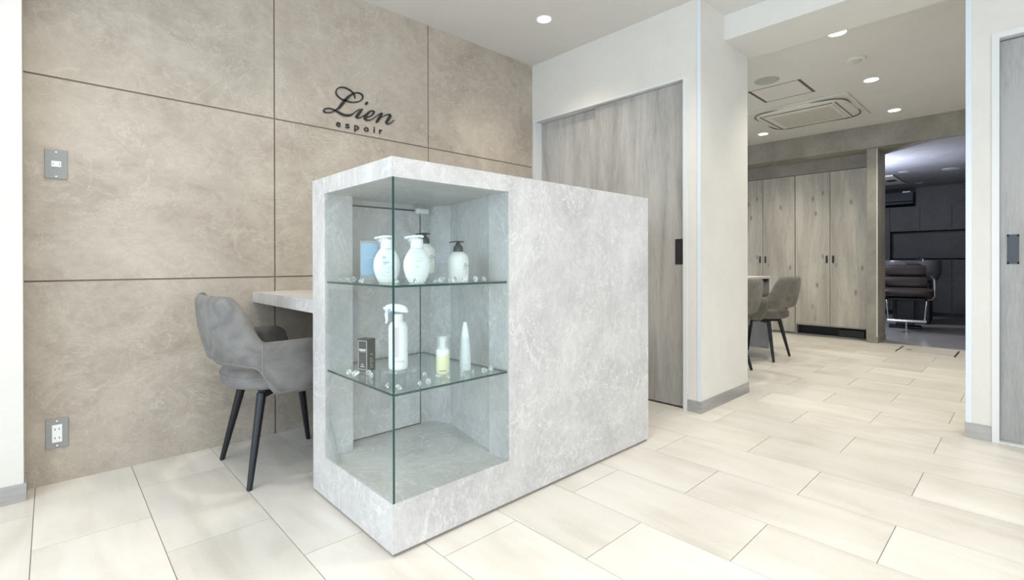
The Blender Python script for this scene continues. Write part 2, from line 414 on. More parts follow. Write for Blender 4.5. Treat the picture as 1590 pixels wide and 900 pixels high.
# end wall of the second room: bulkhead, cabinet wall, pier
bm = bmesh.new()
bx(bm, XB, 1.185, HS, 7.12, 4.6, H3)                                # bulkhead over cabinets
prism(bm, [(XB, 1.185), (XB, .739), (6.66, .739), (7.12, 1.185)], HS, H3)
bx(bm, XB, -2.5, HS, 6.67, .739, H3)
o = obj('wall_end', bm, PLASTER); struct(o, 'taupe bulkhead over the cabinets and dark room opening', 'wall')
o = box('wall_cabinet', (XC, 1.325, 2.016), (XC+.1, 4.6, HS), PLASTER); struct(o, 'taupe wall strip above the tall cabinets', 'wall')
o = box('wall_cabinet', (XC, 1.282, 0), (XC+.1, 1.3245, HS), PLASTER); struct(o, 'narrow taupe wall strip beside the tall cabinets', 'wall')
o = box('wall_pier', (6.70, 1.185, 0), (7.12, 1.282, HS), PLASTER); struct(o, 'taupe pier left of the dark room opening', 'wall')
o = box('trim_4', (6.697, 1.182, .07), (6.70, 1.194, HS), BEAD2); struct(o, 'pale corner guard on the taupe pier', 'trim')
o = box('baseboard_pier', (6.694, 1.179, 0), (7.12, 1.185, .07), PLASTER); struct(o, 'taupe baseboard of the pier', 'baseboard')
o = box('wall_cabinet', (XC, 2.872, 0), (XC+.1, 4.6, 2.0155), PLASTER); struct(o, 'taupe wall left of the tall cabinets', 'wall')
o = box('wall_side', (3.56, 4.5, 0), (7.1, 4.6, H3), WHITE); struct(o, 'white side wall of the second room', 'wall')
o = box('wall_side', (3.56, -2.6, 0), (7.1, -2.5, H3), WHITE); struct(o, 'white side wall of the second room on the right', 'wall')
# walls behind the camera with the shop windows
def window_wall(name, axis):
    bm = bmesh.new()
    if axis == 'x':
        bx(bm, -2.5, -2.5, 0, -2.4, -1.6, H); bx(bm, -2.5, 2.2, 0, -2.4, 2.7, H); bx(bm, -2.5, -1.6, 0, -2.4, 2.2, .12); bx(bm, -2.5, -1.6, 2.4, -2.4, 2.2, H)
    else:
        bx(bm, -2.5, -2.5, 0, -1.5, -2.4, H); bx(bm, 2.2, -2.5, 0, 3.56, -2.4, H); bx(bm, -1.5, -2.5, 0, 2.2, -2.4, .12); bx(bm, -1.5, -2.5, 2.4, 2.2, -2.4, H)
    return obj(name, bm, WHITE)
struct(window_wall('wall_front', 'x'), 'white shop front wall around a big window', 'wall')
struct(window_wall('wall_back', 'y'), 'white wall around a big side window', 'wall')
for k, (a, b) in enumerate((((-2.47, -1.6, .12), (-2.43, 2.2, 2.4)), ((-1.5, -2.47, .12), (2.2, -2.43, 2.4)))):
    bm = bmesh.new()
    for t in (0, .25, .5, .75, 1):
        if k == 0: y = a[1]+t*(b[1]-a[1]); bx(bm, a[0], y-.02, a[2], b[0], y+.02, b[2])
        else: x = a[0]+t*(b[0]-a[0]); bx(bm, x-.02, a[1], a[2], x+.02, b[1], b[2])
    bx(bm, a[0], a[1], a[2], b[0], b[1], a[2]+.04); bx(bm, a[0], a[1], b[2]-.04, b[0], b[1], b[2])
    struct(obj('window_%d' % (k+1), bm, STEEL), 'metal framed shop window', 'window')

# ------------------------------------------------------------------ dark back room
XK = 10.65; HD = 2.165
o = box('floor', (FX1, -1.5, -.06), (XK+.2, 4.2, -.001), DARKF); struct(o, 'dark grey stone floor of the shampoo room', 'floor')
bm = bmesh.new(); prism(bm, [(6.63, -1.5), (XK+.2, -1.5), (XK+.2, 4.2), (7.125, 4.2), (7.12, 1.187), (6.66, .741), (6.63, .741)], HD, HS-.0005); prism(bm, [(6.675, -1.5), (XK+.2, -1.5), (XK+.2, 4.2), (7.0, 4.2), (7.0, 1.2), (6.675, .85)], HS+.0005, HS+.05); o = obj('ceiling', bm, DARKC); struct(o, 'dark ceiling of the shampoo room', 'ceiling')  # upper slab is added above the ceiling to block leaking light
wd = empty('wall_shampoo_room', (XK, 0, 0)); struct(wd, 'dark stone panelled back wall of the shampoo room', 'wall')
def wd_box(name, y0, z0, y1, z1, x0=0, x1=.02, m=DARKW): return box(name, (x0, y0, z0), (x1, y1, z1), m, wd)
wd_box('backing', -1.5, 0, 4.2, HD, .25, .3)
ys = [(-1.5, -.3), (-.3, .1), (.1, .5), (.5, .9), (.9, 1.304), (1.304, 1.705), (1.705, 2.1), (2.1, 4.2)]
for a, b in ys:
    wd_box('wall_panel', a+.003, 1.417, b-.003, 1.862); 
for a, b in ((-1.5, -.3), (-.3, .3), (.3, .9), (.9, 1.5), (1.5, 1.705), (1.708, 2.3), (2.3, 4.2)):
    wd_box('wall_panel', a+.003, .07, b-.003, .965)
wd_box('niche_back', -1.5, .965, 1.705, 1.417, .10, .12); wd_box('niche_side', 1.705, .965, 4.2, 1.417)
wd_box('niche_sill', -1.5, .945, 1.705, .965, 0, .1); wd_box('niche_top', -1.5, 1.417, 1.705, 1.43, 0, .1)
wd_box('upper_band', -1.5, 1.862, 1.355, HD, .005, .03); wd_box('alcove_back', 1.355, 1.862, 4.2, HD, .2, .22); wd_box('shelf_ledge', 1.355, 1.85, 4.2, 1.862, 0, .2)
wd_box('toe_kick', -1.5, 0, 4.2, .07, .04, .05, BLACKM)
o = box('wall_shampoo_side', (7.12, 3.0, 0), (XK+.1, 3.1, HD), DARKW); struct(o, 'dark left wall of the shampoo room', 'wall')
o = box('wall_shampoo_side', (6.97, -1.5, 0), (XK+.1, -1.4, HD), DARKW); struct(o, 'dark right wall of the shampoo room', 'wall')
o = box('wall_partition', (7.06, 1.283, 0), (7.12, 3.0, HD), DARKW); struct(o, 'dark partition behind the cabinets', 'wall')
# wall mounted air conditioner in the alcove
ac2 = empty('air_conditioner', (XK-.02, 1.62, 1.87)); tag(ac2, 'dark wall air conditioner high in the dark room alcove', 'air conditioner')
bm = bmesh.new(); prof = [(0, .0), (-.16, .02), (-.20, .08), (-.19, .24), (0, .25)]
rings(bm, [[(x+.15, s*.24, z) for x, z in prof] for s in (-1, 1)])
obj('casing', bm, plain('dark_casing', (.035, .045, .055), .4), ac2, bevel=.01)
bm = bmesh.new(); bx(bm, -.052, -.22, .035, -.03, .22, .05); obj('louver', bm, BLACKP, ac2)
bm = bmesh.new(); bx(bm, -.058, -.2, .215, -.045, -.1, .235); obj('indicator_panel', bm, STEEL, ac2)
# shampoo chair, facing the opening
sc_ = empty('shampoo_chair', (8.45, 1.185, 0), math.atan2(-1.2, -8.5)+.02); tag(sc_, 'brown leather shampoo chair with chrome footrest in the dark room', 'chair')
def cushion(name, x0, x1, hw, z0, z1, m, parent, r=.035, tilt=0):
    bm = bmesh.new(); rs = []
    for q in range(9):
        t = -1+2*q/8; y = hw*t; k_ = math.sqrt(max(0.0, 1-abs(t)**8))*.12+.88 if abs(t) < 1 else .80
        cx, cz = (x0+x1)/2, (z0+z1)/2; a, b = (x1-x0)/2*k_, (z1-z0)/2*k_
        ring_ = []
        for j in range(20):
            u = 2*PI*j/20; cc = math.copysign(abs(math.cos(u))**.6, math.cos(u)); ss = math.copysign(abs(math.sin(u))**.6, math.sin(u))
            xx, zz = a*cc, b*ss; ring_.append((cx+xx*math.cos(tilt)+zz*math.sin(tilt), y, cz-xx*math.sin(tilt)+zz*math.cos(tilt)))
        rs.append(ring_)
    rings(bm, rs); return obj(name, bm, m, parent, True, angle=60)
cushion('seat', -.22, .27, .275, .435, .555, LEATHER, sc_)
cushion('backrest', -.28, -.17, .235, .54, .70, LEATHER, sc_, tilt=-.22)
cushion('headrest', -.32, -.21, .225, .70, .865, LEATHER, sc_, tilt=-.22)
for s in (-1, 1):
    bm = bmesh.new(); tube(bm, [(-.30, s*.28, .71), (-.02, s*.295, .69), (.04, s*.297, .66), (.05, s*.297, .46), (.02, s*.28, .41), (-.05, s*.17, .40)], .014, 10); obj('armrest', bm, STEEL, sc_, True)
    bm = bmesh.new(); bx(bm, -.28, s*.30-.025, .705, .0, s*.30+.025, .73); obj('arm_pad', bm, BLACKP, sc_, bevel=.008)
    bm = bmesh.new(); tube(bm, [(.10, s*.215, .425), (.30, s*.205, .395), (.40, s*.185, .17), (.42, s*.18, .145)], .011, 10); obj('footrest_arm', bm, CHROME, sc_, True)
bm = bmesh.new(); tube(bm, [(.42, -.20, .145), (.42, .20, .145)], .020, 12); obj('footrest_bar', bm, CHROME, sc_, True)
bm = bmesh.new(); lathe(bm, [(.045, 0), (.045, .004), (.009, .008), (.009, .13)], (.41, .0, 0), 16); obj('support_foot', bm, CHROME, sc_, True)
bm = bmesh.new(); bx(bm, -.30, -.18, 0, -.04, .18, .03); bx(bm, -.26, -.10, .03, -.08, .10, .40); bx(bm, -.28, -.2, .395, .2, .2, .43); obj('base', bm, BLACKM, sc_, bevel=.01)
# wash basin unit behind the chair
bs = empty('wash_basin', (9.42, 1.24, 0), math.atan2(-1.2, -9.1)); tag(bs, 'grey shampoo wash basin on a black cabinet behind the leather chair', 'basin')
bm = bmesh.new(); rings(bm, [[(x*k_, y*k_, z) for x, y in ((.20, -.20), (.20, .20), (-.24, .24), (-.24, -.24))] for k_, z in ((.9, 0), (1, .04), (1.05, .60), (.9, .66))]); obj('pedestal', bm, BLACKM, bs, bevel=.015)
bm = bmesh.new(); rs = []
def bpt(t, rx, ry, z, dip=True):
    c_, s_ = math.cos(t), math.sin(t); x = rx*math.copysign(abs(c_)**.55, c_); y = ry*math.copysign(abs(s_)**.55, s_)
    if dip and x > 0 and abs(y) < .12: z -= .07*(1-(abs(y)/.12)**2)
    return (x, y, z)
for rx, ry, z, dp in ((.14, .16, .60, 0), (.24, .29, .64, 0), (.28, .335, .74, 0), (.29, .335, .90, 1), (.275, .325, .93, 1), (.25, .30, .915, 1), (.20, .22, .74, 0), (.06, .06, .70, 0)):
    rs.append([bpt(2*PI*k/48, rx, ry, z, dp) for k in range(48)])
rings(bm, rs); obj('bowl', bm, CERAMIC, bs, True, angle=70)
cushion('neck_rest', .22, .32, .095, .82, .885, BLACKP, bs)
bm = bmesh.new(); tube(bm, [(-.1, .12, .88), (-.1, .12, .95), (-.05, .08, .97), (.0, .05, .94)], .012, 10); obj('shower_hose', bm, CHROME, bs, True)
# small wall screen left of the niche
o = box('wall_monitor', (XK-.02, 1.78, 1.18), (XK, 2.1, 1.40), BLACKP, bevel=.004); tag(o, 'small black screen left of the dark wall niche', 'screen')
# ceiling cassette of the shampoo room
c2 = empty('ceiling_cassette', (9.35, 1.80, HD)); tag(c2, 'pale ceiling cassette in the dark shampoo room', 'air conditioner')
bm = bmesh.new(); bx(bm, -.5, -.42, -.02, .5, .42, 0); obj('cover', bm, ACW, c2, bevel=.008)
bm = bmesh.new(); bx(bm, -.3, -.2, -.028, .3, .35, -.02); obj('grille', bm, SPEAKER, c2)
bm = bmesh.new()
for k in range(4): tube(bm, [(.0+(.03+.02*k)*math.cos(t)+.0, -.32+(.02+.015*k)*math.sin(t), -.022) for t in (2*PI*j/20 for j in range(20))], .004, 6, closed=True)
obj('louver', bm, BLACKM, c2)

# ------------------------------------------------------------------ ceiling fittings
def downlight(name, x, y, z, label, r=.05, lit=True, energy=20, color=(1, .9, .76), group=None, angle=120, blend=.9):
    e = empty(name, (x, y, z)); tag(e, label, 'light', group)
    bm = bmesh.new(); lathe(bm, [(r, -.001), (r+.010, -.003), (r+.011, -.0005), (r+.011, 0), (r, 0)], seg=32); obj('trim_ring', bm, TRIM, e, True)
    bm = bmesh.new(); lathe(bm, [(r*.2, -.0035), (r*.8, -.003), (r, -.0015), (r, -.0005)], seg=32); obj('lens', bm, LENS if lit else LENSOFF, e, True)
    if lit:
        l = bpy.data.lights.new('lamp', 'SPOT'); l.energy = energy; l.color = color; l.spot_size = math.radians(angle); l.spot_blend = blend; l.shadow_soft_size = .05
        o = bpy.data.objects.new('lamp', l); COL.objects.link(o); o.parent = e; o.location = (0, 0, -.02)
    return e
downlight('ceiling_light', 2.338, 2.174, H, 'lit round downlight above the grey sliding doors', .044, energy=28)
for x, y in ((1.2, 2.0), (.1, 2.0), (1.2, 1.05), (.1, .9), (2.3, .9), (1.2, -.2), (2.3, -.2), (-1.0, .9), (-1.0, -.4), (.1, -.8)):  # unseen downlights, added to light the front room
    downlight('ceiling_light', x, y, H, 'unseen downlight added to light the front room, outside the frame', .044, energy=30, group='front room added downlights')
for x, y, l in ((3.80, .888, 'lit round downlight half hidden by the beam edge'), (4.986, .923, 'largest fully visible lit downlight in the second room, left of the right wall'),
                (6.15, .95, 'lit downlight nearest the taupe bulkhead on the right'), (6.142, 2.186, 'lit downlight between the cassette and the bulkhead on the left')):
    downlight('ceiling_light', x, y, H3, l, .050, energy=42, color=(1, .92, .78))
for x, y in ((4.4, 2.3), (5.2, 3.0), (4.0, -.4), (5.3, -.4)):  # more downlights out of view, added for the second room's light
    downlight('ceiling_light', x, y, H3, 'unseen downlight added to light the second room, out of view', .050, energy=42, color=(1, .92, .78), group='second room added downlights')
downlight('ceiling_light', 8.71, 1.24, HD, 'unlit small downlight beside the dark room cassette', .05, False)
downlight('ceiling_light', 8.89, .76, HD, 'dim larger ring downlight in the dark ceiling near its right edge', .085, False)
downlight('ceiling_light', 10.1, 1.245, HD, 'tiny downlight deepest in the dark ceiling', .04, False)
# hidden cove lamp that washes the dark room ceiling
area('cove_light', (7.55, 1.62, 1.55), .35, .25, 28, (.78, .84, 1.0), (.1, -.3, 1))
area('shampoo_light', (8.2, 2.5, 2.1), .4, .4, 36, (.80, .85, 1.0), (0, -.4, -1))
# smoke detector
e = empty('smoke_detector', (4.385, .902, H3)); tag(e, 'flat round smoke detector between two downlights', 'detector')
bm = bmesh.new(); lathe(bm, [(.062, 0), (.062, -.010), (.055, -.016), (.02, -.018)]); obj('cover', bm, ACW, e, True)
bm = bmesh.new(); lathe(bm, [(.028, -.0165), (.028, -.026), (.018, -.032), (.004, -.033)]); obj('sensor', bm, ACG, e, True)
# speaker
e = empty('ceiling_speaker', (4.362, 1.524, H3)); tag(e, 'round grey ceiling speaker beside the square hatch', 'speaker')
bm = bmesh.new(); lathe(bm, [(.080, -.001), (.092, -.004), (.094, -.001), (.094, 0), (.08, 0)], seg=40); obj('rim', bm, SPEAKER, e, True)
bm = bmesh.new(); lathe(bm, [(.01, -.0045), (.08, -.0035), (.08, -.0005)], seg=40); obj('mesh_cover', bm, SPEAKER, e, True)
# ceiling access hatch
e = empty('ceiling_hatch', (4.741, 1.533, H3)); tag(e, 'square ceiling access hatch with dark shadow gap', 'hatch')
bm = bmesh.new(); bx(bm, -.195, -.185, -.002, .195, .185, .0); obj('hatch_panel', bm, CEIL, e)
dk = plain('shadow_gap', (.12, .11, .09), .8)
for s in (-1, 1):  # dark strips paint in the shade of the gap round the hatch
    bm = bmesh.new(); bx(bm, -.213, s*.2-.011, -.0015, .213, s*.2+.011, 0); obj('shadow_strip', bm, dk, e)
    bm = bmesh.new(); bx(bm, s*.205-.004, -.19, -.0015, s*.205+.004, .19, 0); obj('shadow_strip', bm, dk, e)
# ceiling cassette air conditioner
c = empty('ceiling_cassette', (5.62, 1.58, H3)); tag(c, 'square white ceiling cassette air conditioner in the second room', 'air conditioner')
bm = bmesh.new(); bx(bm, -.45, -.45, -.012, .45, .45, 0); obj('frame', bm, ACW, c, bevel=.006)
def rsq(a, r, z, n=8):
    pts = []
    for cx, cy, t0 in ((a-r, a-r, 0), (-a+r, a-r, 90), (-a+r, -a+r, 180), (a-r, -a+r, 270)):
        for k in range(n+1):
            t = math.radians(t0+90*k/n); pts.append((cx+r*math.cos(t), cy+r*math.sin(t), z))
    return pts
bm = bmesh.new(); rings(bm, [rsq(.40, .16, -.012), rsq(.40, .16, -.020), rsq(.37, .14, -.034), rsq(.30, .08, -.040)]); obj('louver_plate', bm, ACW, c, True)
ring = rsq(.405, .165, -.0225, 8); n4 = 9
for k in range(4):
    seg = ring[k*n4:(k+1)*n4]; a_ = Vector(seg[0]); b_ = Vector(seg[-1])
    da = (Vector(seg[0])-Vector(seg[1])).normalized(); db = (Vector(seg[-1])-Vector(seg[-2])).normalized()
    bm = bmesh.new(); tube(bm, [tuple(a_+da*.10)]+seg+[tuple(b_+db*.10)], [.002]+[.0048]*9+[.002], 8)
    obj('air_slot', bm, BLACKM if k in (0, 3) else dk, c, True)
bm = bmesh.new(); bx(bm, -.33, .325, -.042, .33, .332, -.036); bx(bm, -.33, -.332, -.042, .33, -.325, -.036); bx(bm, .325, -.3, -.042, .332, .3, -.036); bx(bm, -.332, -.3, -.042, -.325, .3, -.036); obj('louver', bm, dk, c)
bm = bmesh.new(); bx(bm, -.29, -.30, -.046, .29, .30, -.038); obj('grille_frame', bm, ACW, c, bevel=.005)
for k in range(4):
    y0 = -.262+k*.132; bm = bmesh.new()
    bx(bm, -.245, y0, -.0475, .245, y0+.125, -.0455)
    obj('grille', bm, ACG, c)

# ------------------------------------------------------------------ tall cabinets at the end
def cabinet(y0, ym, y1, zb, label):
    e = empty('built_in_cabinet', (XC, (y0+y1)/2, 0)); tag(e, label, 'cabinet')
    L = e.location
    bm = bmesh.new()
    if zb > .05:
        bx(bm, 0, y0-L.y, zb, .02, y1-L.y, zb+.012); bx(bm, .02, y0-L.y, zb, .10, y1-L.y, 2.01)
        bx(bm, 0, y1-L.y-.012, 0, .10, y1-L.y, zb); bx(bm, 0, y0-L.y, 0, .10, y0-L.y+.012, zb)
    else: bx(bm, .02, y0-L.y, 0, .10, y1-L.y, 2.01)
    obj('carcass', bm, plain('cabinet_side', (.42, .41, .37), .5), e)
    if zb > .05:
        box('plinth_recess', (.09, y0-L.y+.012, 0), (.1, y1-L.y-.012, zb), BLACKM, e)
    z0 = zb+.014 if zb > .05 else .012
    for a, b, s in ((y0, ym, 1), (ym, y1, -1)):
        bm = bmesh.new(); bx(bm, -.004, a-L.y+.0025, z0, .018, b-L.y-.0025, 2.010)
        d = obj('cabinet_door', bm, WOODC, e, bevel=.001)
        y = (ym-L.y) + (-.034 if s > 0 else .034)
        bm = bmesh.new(); bx(bm, -.016, y-.009, .895, -.004, y+.009, .985); obj('handle', bm, BLACKM, d, bevel=.002)
cabinet(1.325, 1.701, 2.086, .112, 'raised grey wood cabinet pair over an open plinth, beside the pier')
cabinet(2.089, 2.478, 2.868, 0, 'full-height grey wood cabinet pair behind the warm-tinted chairs')
o = box('shoe_box', (XC+.03, 1.36, .0), (XC+.085, 1.62, .085), BLACKP); tag(o, 'low black box pushed under the raised cabinet', 'box')

# ------------------------------------------------------------------ reception counter with display case
X0, X1, Y0, Y1 = .7569, 2.204, 1.3357, 1.9558
ZB, ZT, K1, K0, KX, KY = .012, 1.227, .1654, 1.1652, 1.2415, 1.8389
rc = empty('reception_counter', (0, 0, 0)); tag(rc, 'grey marble reception counter with glass display case and desk wing', 'counter')
bm = bmesh.new()
bx(bm, X0, Y0, K0, X1, Y1, ZT)                      # top slab
bx(bm, X0, Y0, ZB, X1, Y1, K1)                      # base slab
prism(bm, [(KX, Y0), (X1, Y0), (X1, Y1), (1.29, Y1), (1.29, 1.925), (1.337, 1.832), (1.253, 1.45), (KX, 1.45)], K1, K0)
bx(bm, X0, KY, K1, .868, Y1, K0)                    # left pier
obj('body', bm, MARBLE, rc)
bm = bmesh.new(); bx(bm, .868, 1.93, K1, 1.29, Y1, K0)
obj('rear_lining', bm, MARBLE, rc)
bm = bmesh.new(); bx(bm, X0+.008, Y0+.008, 0, X1-.008, Y1-.008, ZB); obj('plinth', bm, plain('plinth_brown', (.28, .23, .20), .5), rc)
# access door inside the case
bm = bmesh.new(); bx(bm, .870, 1.921, K1+.007, 1.229, 1.9295, 1.136); dr = obj('case_door', bm, MARBLE, rc)
bm = bmesh.new(); bx(bm, .868, 1.927, K1+.001, 1.2375, 1.9298, 1.143); obj('gap_shadow', bm, BLACKM, dr)  # black sheet stands in for the shade in the gap round the door
for z in (.22, .66, 1.05):
    bm = bmesh.new(); bx(bm, .868, 1.917, z, .876, 1.9215, z+.022); obj('hinge', bm, STEEL, dr)
bm = bmesh.new(); prism(bm, [(1.195, 1.895), (1.262, 1.895), (1.252, 1.925), (1.205, 1.925)], 1.125, 1.147); obj('door_catch', bm, WPLAS, rc, bevel=.002)
# glass
T = .008
def pane(name, x0, y0, z0, x1, y1, z1, mats, edge_test):
    bm = bmesh.new(); bx(bm, x0, y0, z0, x1, y1, z1)
    bm.faces.ensure_lookup_table()
    for f in bm.faces:
        f.normal_update()
    bmesh.ops.recalc_face_normals(bm, faces=bm.faces)
    for f in bm.faces: f.material_index = edge_test(f.normal)
    return obj(name, bm, mats, rc)
pane('glass_pane', X0+.0005, Y0+.0005, K1-.003, X0+T, KY+.003, K0+.003, (PANE, EDGE, EDGE2), lambda n: 0 if abs(n.x) > .5 else (1 if n.y < -.5 else 2))
pane('glass_pane', X0+T, Y0+.0005, K1-.003, KX+.003, Y0+T, K0+.003, (PANE, EDGE, EDGE2), lambda n: 0 if abs(n.y) > .5 else 2)
for z in (.833, .498):
    pane('glass_shelf', X0+T+.001, Y0+T+.001, z-.0075, 1.238, 1.905 if z < .6 else 1.905, z, (SHELFG, EDGE), lambda n: 1 if abs(n.z) < .5 else 0)
for (x, y) in ((.80, KY), (1.236, 1.40)):
    pass
for z in (.498, .833):
    for (x, y) in ((.885, 1.913), (1.215, 1.913)):
        bm = bmesh.new(); lathe(bm, [(.008, -.016), (.010, -.012), (.010, -.0065)], (x, y, z), 16); obj('shelf_stud', bm, CHROME, rc, True)
# desk wing
bm = bmesh.new(); bx(bm, X0, Y1, .704, 1.72, YW-.002, .7565); obj('desk_top', bm, MARBLE, rc)
bm = bmesh.new(); bx(bm, 1.68, Y1, 0, 1.72, YW-.002, .704); obj('modesty_panel', bm, MARBLE, rc)

# ------------------------------------------------------------------ items in the display case
ZU, ZL = .8332, .4982
cam2 = Vector((0, 0))
def face_ang(x, y): return math.atan2(-y, -x)      # direction towards the shop entrance
def body(name, prof, m, parent, sx=1, sy=1, rot=0, seg=32): 
    bm = bmesh.new(); lathe(bm, prof, (0, 0, 0), seg, sx, sy, rot); return obj(name, bm, m, parent, True, angle=50)
def textbars(parent, x, rows, m, name='printed_text'):
    # rows: (y, z, width, height) thin raised print on the label face at +x
    bm = bmesh.new()
    for (y, z, wd_, ht) in rows: bx(bm, x(y, z)-.0004, y-wd_/2, z, x(y, z)+.0006, y+wd_/2, z+ht)
    return obj(name, bm, m, parent)
BLUE = plain('label_blue', (.25, .50, .68), .4); GREEN = plain('label_green', (.55, .80, .50), .4); INK = plain('dark_ink', (.08, .08, .09), .5); GREY = plain('grey_ink', (.40, .46, .50), .5)
def white_pump(x, y, turn, label, blue):
    e = empty('pump_bottle', (x, y, ZU), face_ang(x, y)+turn); tag(e, label, 'bottle')
    sy, sx = 1.0, .62
    prof = [(.022, 0), (.028, .002), (.039, .023), (.0450, .046), (.0465, .060), (.0445, .078), (.0375, .096), (.0285, .111), (.0235, .118), (.020, .120)]
    body('bottle', prof, WPLAS, e, sx, sy)
    # label oval, proud of the front
    pts = []
    def surf(yy, z):
        for (r0, z0), (r1, z1) in zip(prof, prof[1:]):
            if z0 <= z <= z1: r = r0+(r1-r0)*(z-z0)/(z1-z0); break
        else: r = .02
        return sx*math.sqrt(max(r*r-yy*yy, 1e-6))
    bm = bmesh.new(); n = 28; rs = []
    for k in (1.0, .96, .6, .25):
        rs.append([(surf(.031*k*math.cos(t), .066+.045*k*math.sin(t))+(.0018 if k < 1 else 0), .031*k*math.cos(t), .066+.045*k*math.sin(t)) for t in (2*PI*j/n for j in range(n))])
    rings(bm, rs); obj('label_oval', bm, WPLAS2, e, True)
    c_ = BLUE if blue else GREEN
    f = lambda yy, z: surf(yy, z)+.002
    if blue:
        textbars(e, f, [(-.012, .084, .002, .007), (-.008, .084, .002, .007), (-.016, .084, .002, .007)], GREY)
        textbars(e, f, [(-.007, .0765, .022, .0008)], c_, 'printed_line'); textbars(e, f, [(-.006, .068, .020, .004), (-.010, .063, .012, .002)], c_, 'printed_line')
        bm = bmesh.new(); tube(bm, [(f(.008+.007*math.cos(t), .050+.006*math.sin(t)), .008+.007*math.cos(t), .050+.006*math.sin(t)) for t in (2*PI*j/14 for j in range(14))], .0006, 6, closed=True); obj('printed_sketch', bm, c_, e)
        textbars(e, f, [(0, .036, .018, .0015)], GREY)
    else:
        textbars(e, f, [(.004, .084, .012, .003), (.0, .072, .020, .005), (-.006, .052, .014, .006)], c_, 'printed_text')
    body('collar', [(.0215, .118), (.0222, .120), (.0212, .148), (.013, .1535)], WPLAS, e)
    bm = bmesh.new()
    rings(bm, [[(0+a*.0085*1.0*w_, yy, z+b*.0035) for a, b in ((1, -1), (1.1, 0), (1, 1), (-1, 1), (-1.1, 0), (-1, -1))] for yy, z, w_ in ((.022, .159, 1.1), (.005, .1605, 1.6), (-.012, .160, 1.5), (-.028, .157, 1.0), (-.042, .154, .6))])
    obj('pump_head', bm, WPLAS, e, bevel=.0012)
    bm = bmesh.new(); tube(bm, [(0, .0, .156), (0, -.022, .150), (0, -.026, .142)], [.009, .005, .003], 8); obj('nozzle', bm, WPLAS, e, True)
    bm = bmesh.new(); rings(bm, [[(a*.006, yy, z) for a, yy, z in ((1, .021, .157), (-1, .021, .157), (-1, .018, .128), (1, .018, .128))], [(a*.006, yy, z) for a, yy, z in ((1, -.040, .154), (-1, -.040, .154), (-1, -.022, .122), (1, -.022, .122))]]); obj('clear_guard', bm, ACRY, e)
    return e
white_pump(.850, 1.535, .10, 'white oval pump bottle with blue print beside the blue card', True)
white_pump(.916, 1.449, .25, 'white oval pump bottle with faint green print behind the glass corner', False)
def black_pump(x, y, z, label):
    e = empty('pump_bottle', (x, y, z), face_ang(x, y)+.35); tag(e, label, 'bottle')
    body('bottle', [(.036, 0), (.0385, .003), (.039, .075), (.0375, .088), (.031, .100), (.021, .108), (.017, .110)], plain('ivory_plastic', (.74, .75, .70), .3), e)
    f = lambda yy, zz: math.sqrt(max(.039**2-yy*yy, 1e-6))
    textbars(e, f, [(.012, .064, .016, .0018), (.010, .058, .036, .0016), (.012, .052, .016, .0014), (.008, .045, .012, .001)], INK)
    body('collar', [(.0185, .108), (.0185, .122), (.015, .131), (.010, .134), (.008, .140)], BLACKP, e)
    bm = bmesh.new(); rings(bm, [[(a*.006*w_, yy, zz+b*.0025) for a, b in ((1, -1), (1.1, 0), (1, 1), (-1, 1), (-1.1, 0), (-1, -1))] for yy, zz, w_ in ((.020, .1455, 1.0), (0, .147, 1.7), (-.012, .1465, 1.4), (-.024, .145, .9), (-.034, .1425, .7))])
    obj('pump_head', bm, BLACKP, e, bevel=.001)
    body('spout_neck', [(.009, .138), (.007, .145)], BLACKP, e, seg=14)
    return e
black_pump(1.003, 1.536, ZU+.030, 'ivory bottle with black pump raised on a clear stand, behind the white bottle')
black_pump(1.092, 1.448, ZU, 'ivory bottle with black pump standing alone at the right')
e = empty('acrylic_riser', (1.003, 1.536, ZU), .3); tag(e, 'clear acrylic riser under the ivory pump bottle', 'stand')
bm = bmesh.new(); bx(bm, -.05, -.05, .0255, .05, .05, .0295); bx(bm, -.05, -.05, 0, -.046, .05, .0255); bx(bm, .046, -.05, 0, .05, .05, .0255); obj('platform', bm, ACRY, e)
# blue card in acrylic frame
e = empty('card_holder', (.846, 1.655, ZU), face_ang(.846, 1.655)+.05); tag(e, 'upright blue card in a clear holder at the left', 'card')
bm = bmesh.new(); bx(bm, -.004, -.033, 0, .004, .033, .150); obj('holder', bm, ACRY, e)
bm = bmesh.new(); bx(bm, -.0015, -.030, .024, .0015, .030, .140); c1 = obj('card', bm, plain('pale_blue_card', (.27, .52, .74), .5), e)
bm = bmesh.new(); bx(bm, .0015, -.020, .088, .0022, .020, .0895); obj('printed_line', bm, WPLAS, c1)
# black carton
e = empty('black_carton', (.867, 1.723, ZL), math.atan2(1.692-1.742, .848-.837)); tag(e, 'small black carton with white frame line on the lower shelf', 'box')
a0 = math.atan2(.706-.692, .889-.848)
e.rotation_euler = (0, 0, .36)
wx, wy, hz = .042, .050, .120
bm = bmesh.new(); bx(bm, -wx/2, -wy/2, 0, wx/2, wy/2, hz); obj('carton', bm, plain('black_card', (.045, .042, .045), .4), e, bevel=.0008)
SIL = plain('silver_print', (.70, .68, .66), .4)
bm = bmesh.new(); t = .0016; x = -wx/2-.0006
bx(bm, x, -wy/2+.004, .006, -wx/2, -wy/2+.004+t, hz-.006); bx(bm, x, wy/2-.004-t, .006, -wx/2, wy/2-.004, hz-.006); bx(bm, x, -wy/2+.004, .006, -wx/2, wy/2-.004, .006+t); bx(bm, x, -wy/2+.004, hz-.006-t, -wx/2, wy/2-.004, hz-.006)
obj('frame_line', bm, SIL, e)
bm = bmesh.new(); bx(bm, x, -.016, .076, -wx/2, .016, .083); bx(bm, x, -.014, .072, -wx/2, .012, .0735); bx(bm, x, -.010, .016, -wx/2, .010, .019); bx(bm, x, -.005, .024, -wx/2, .005, .027)
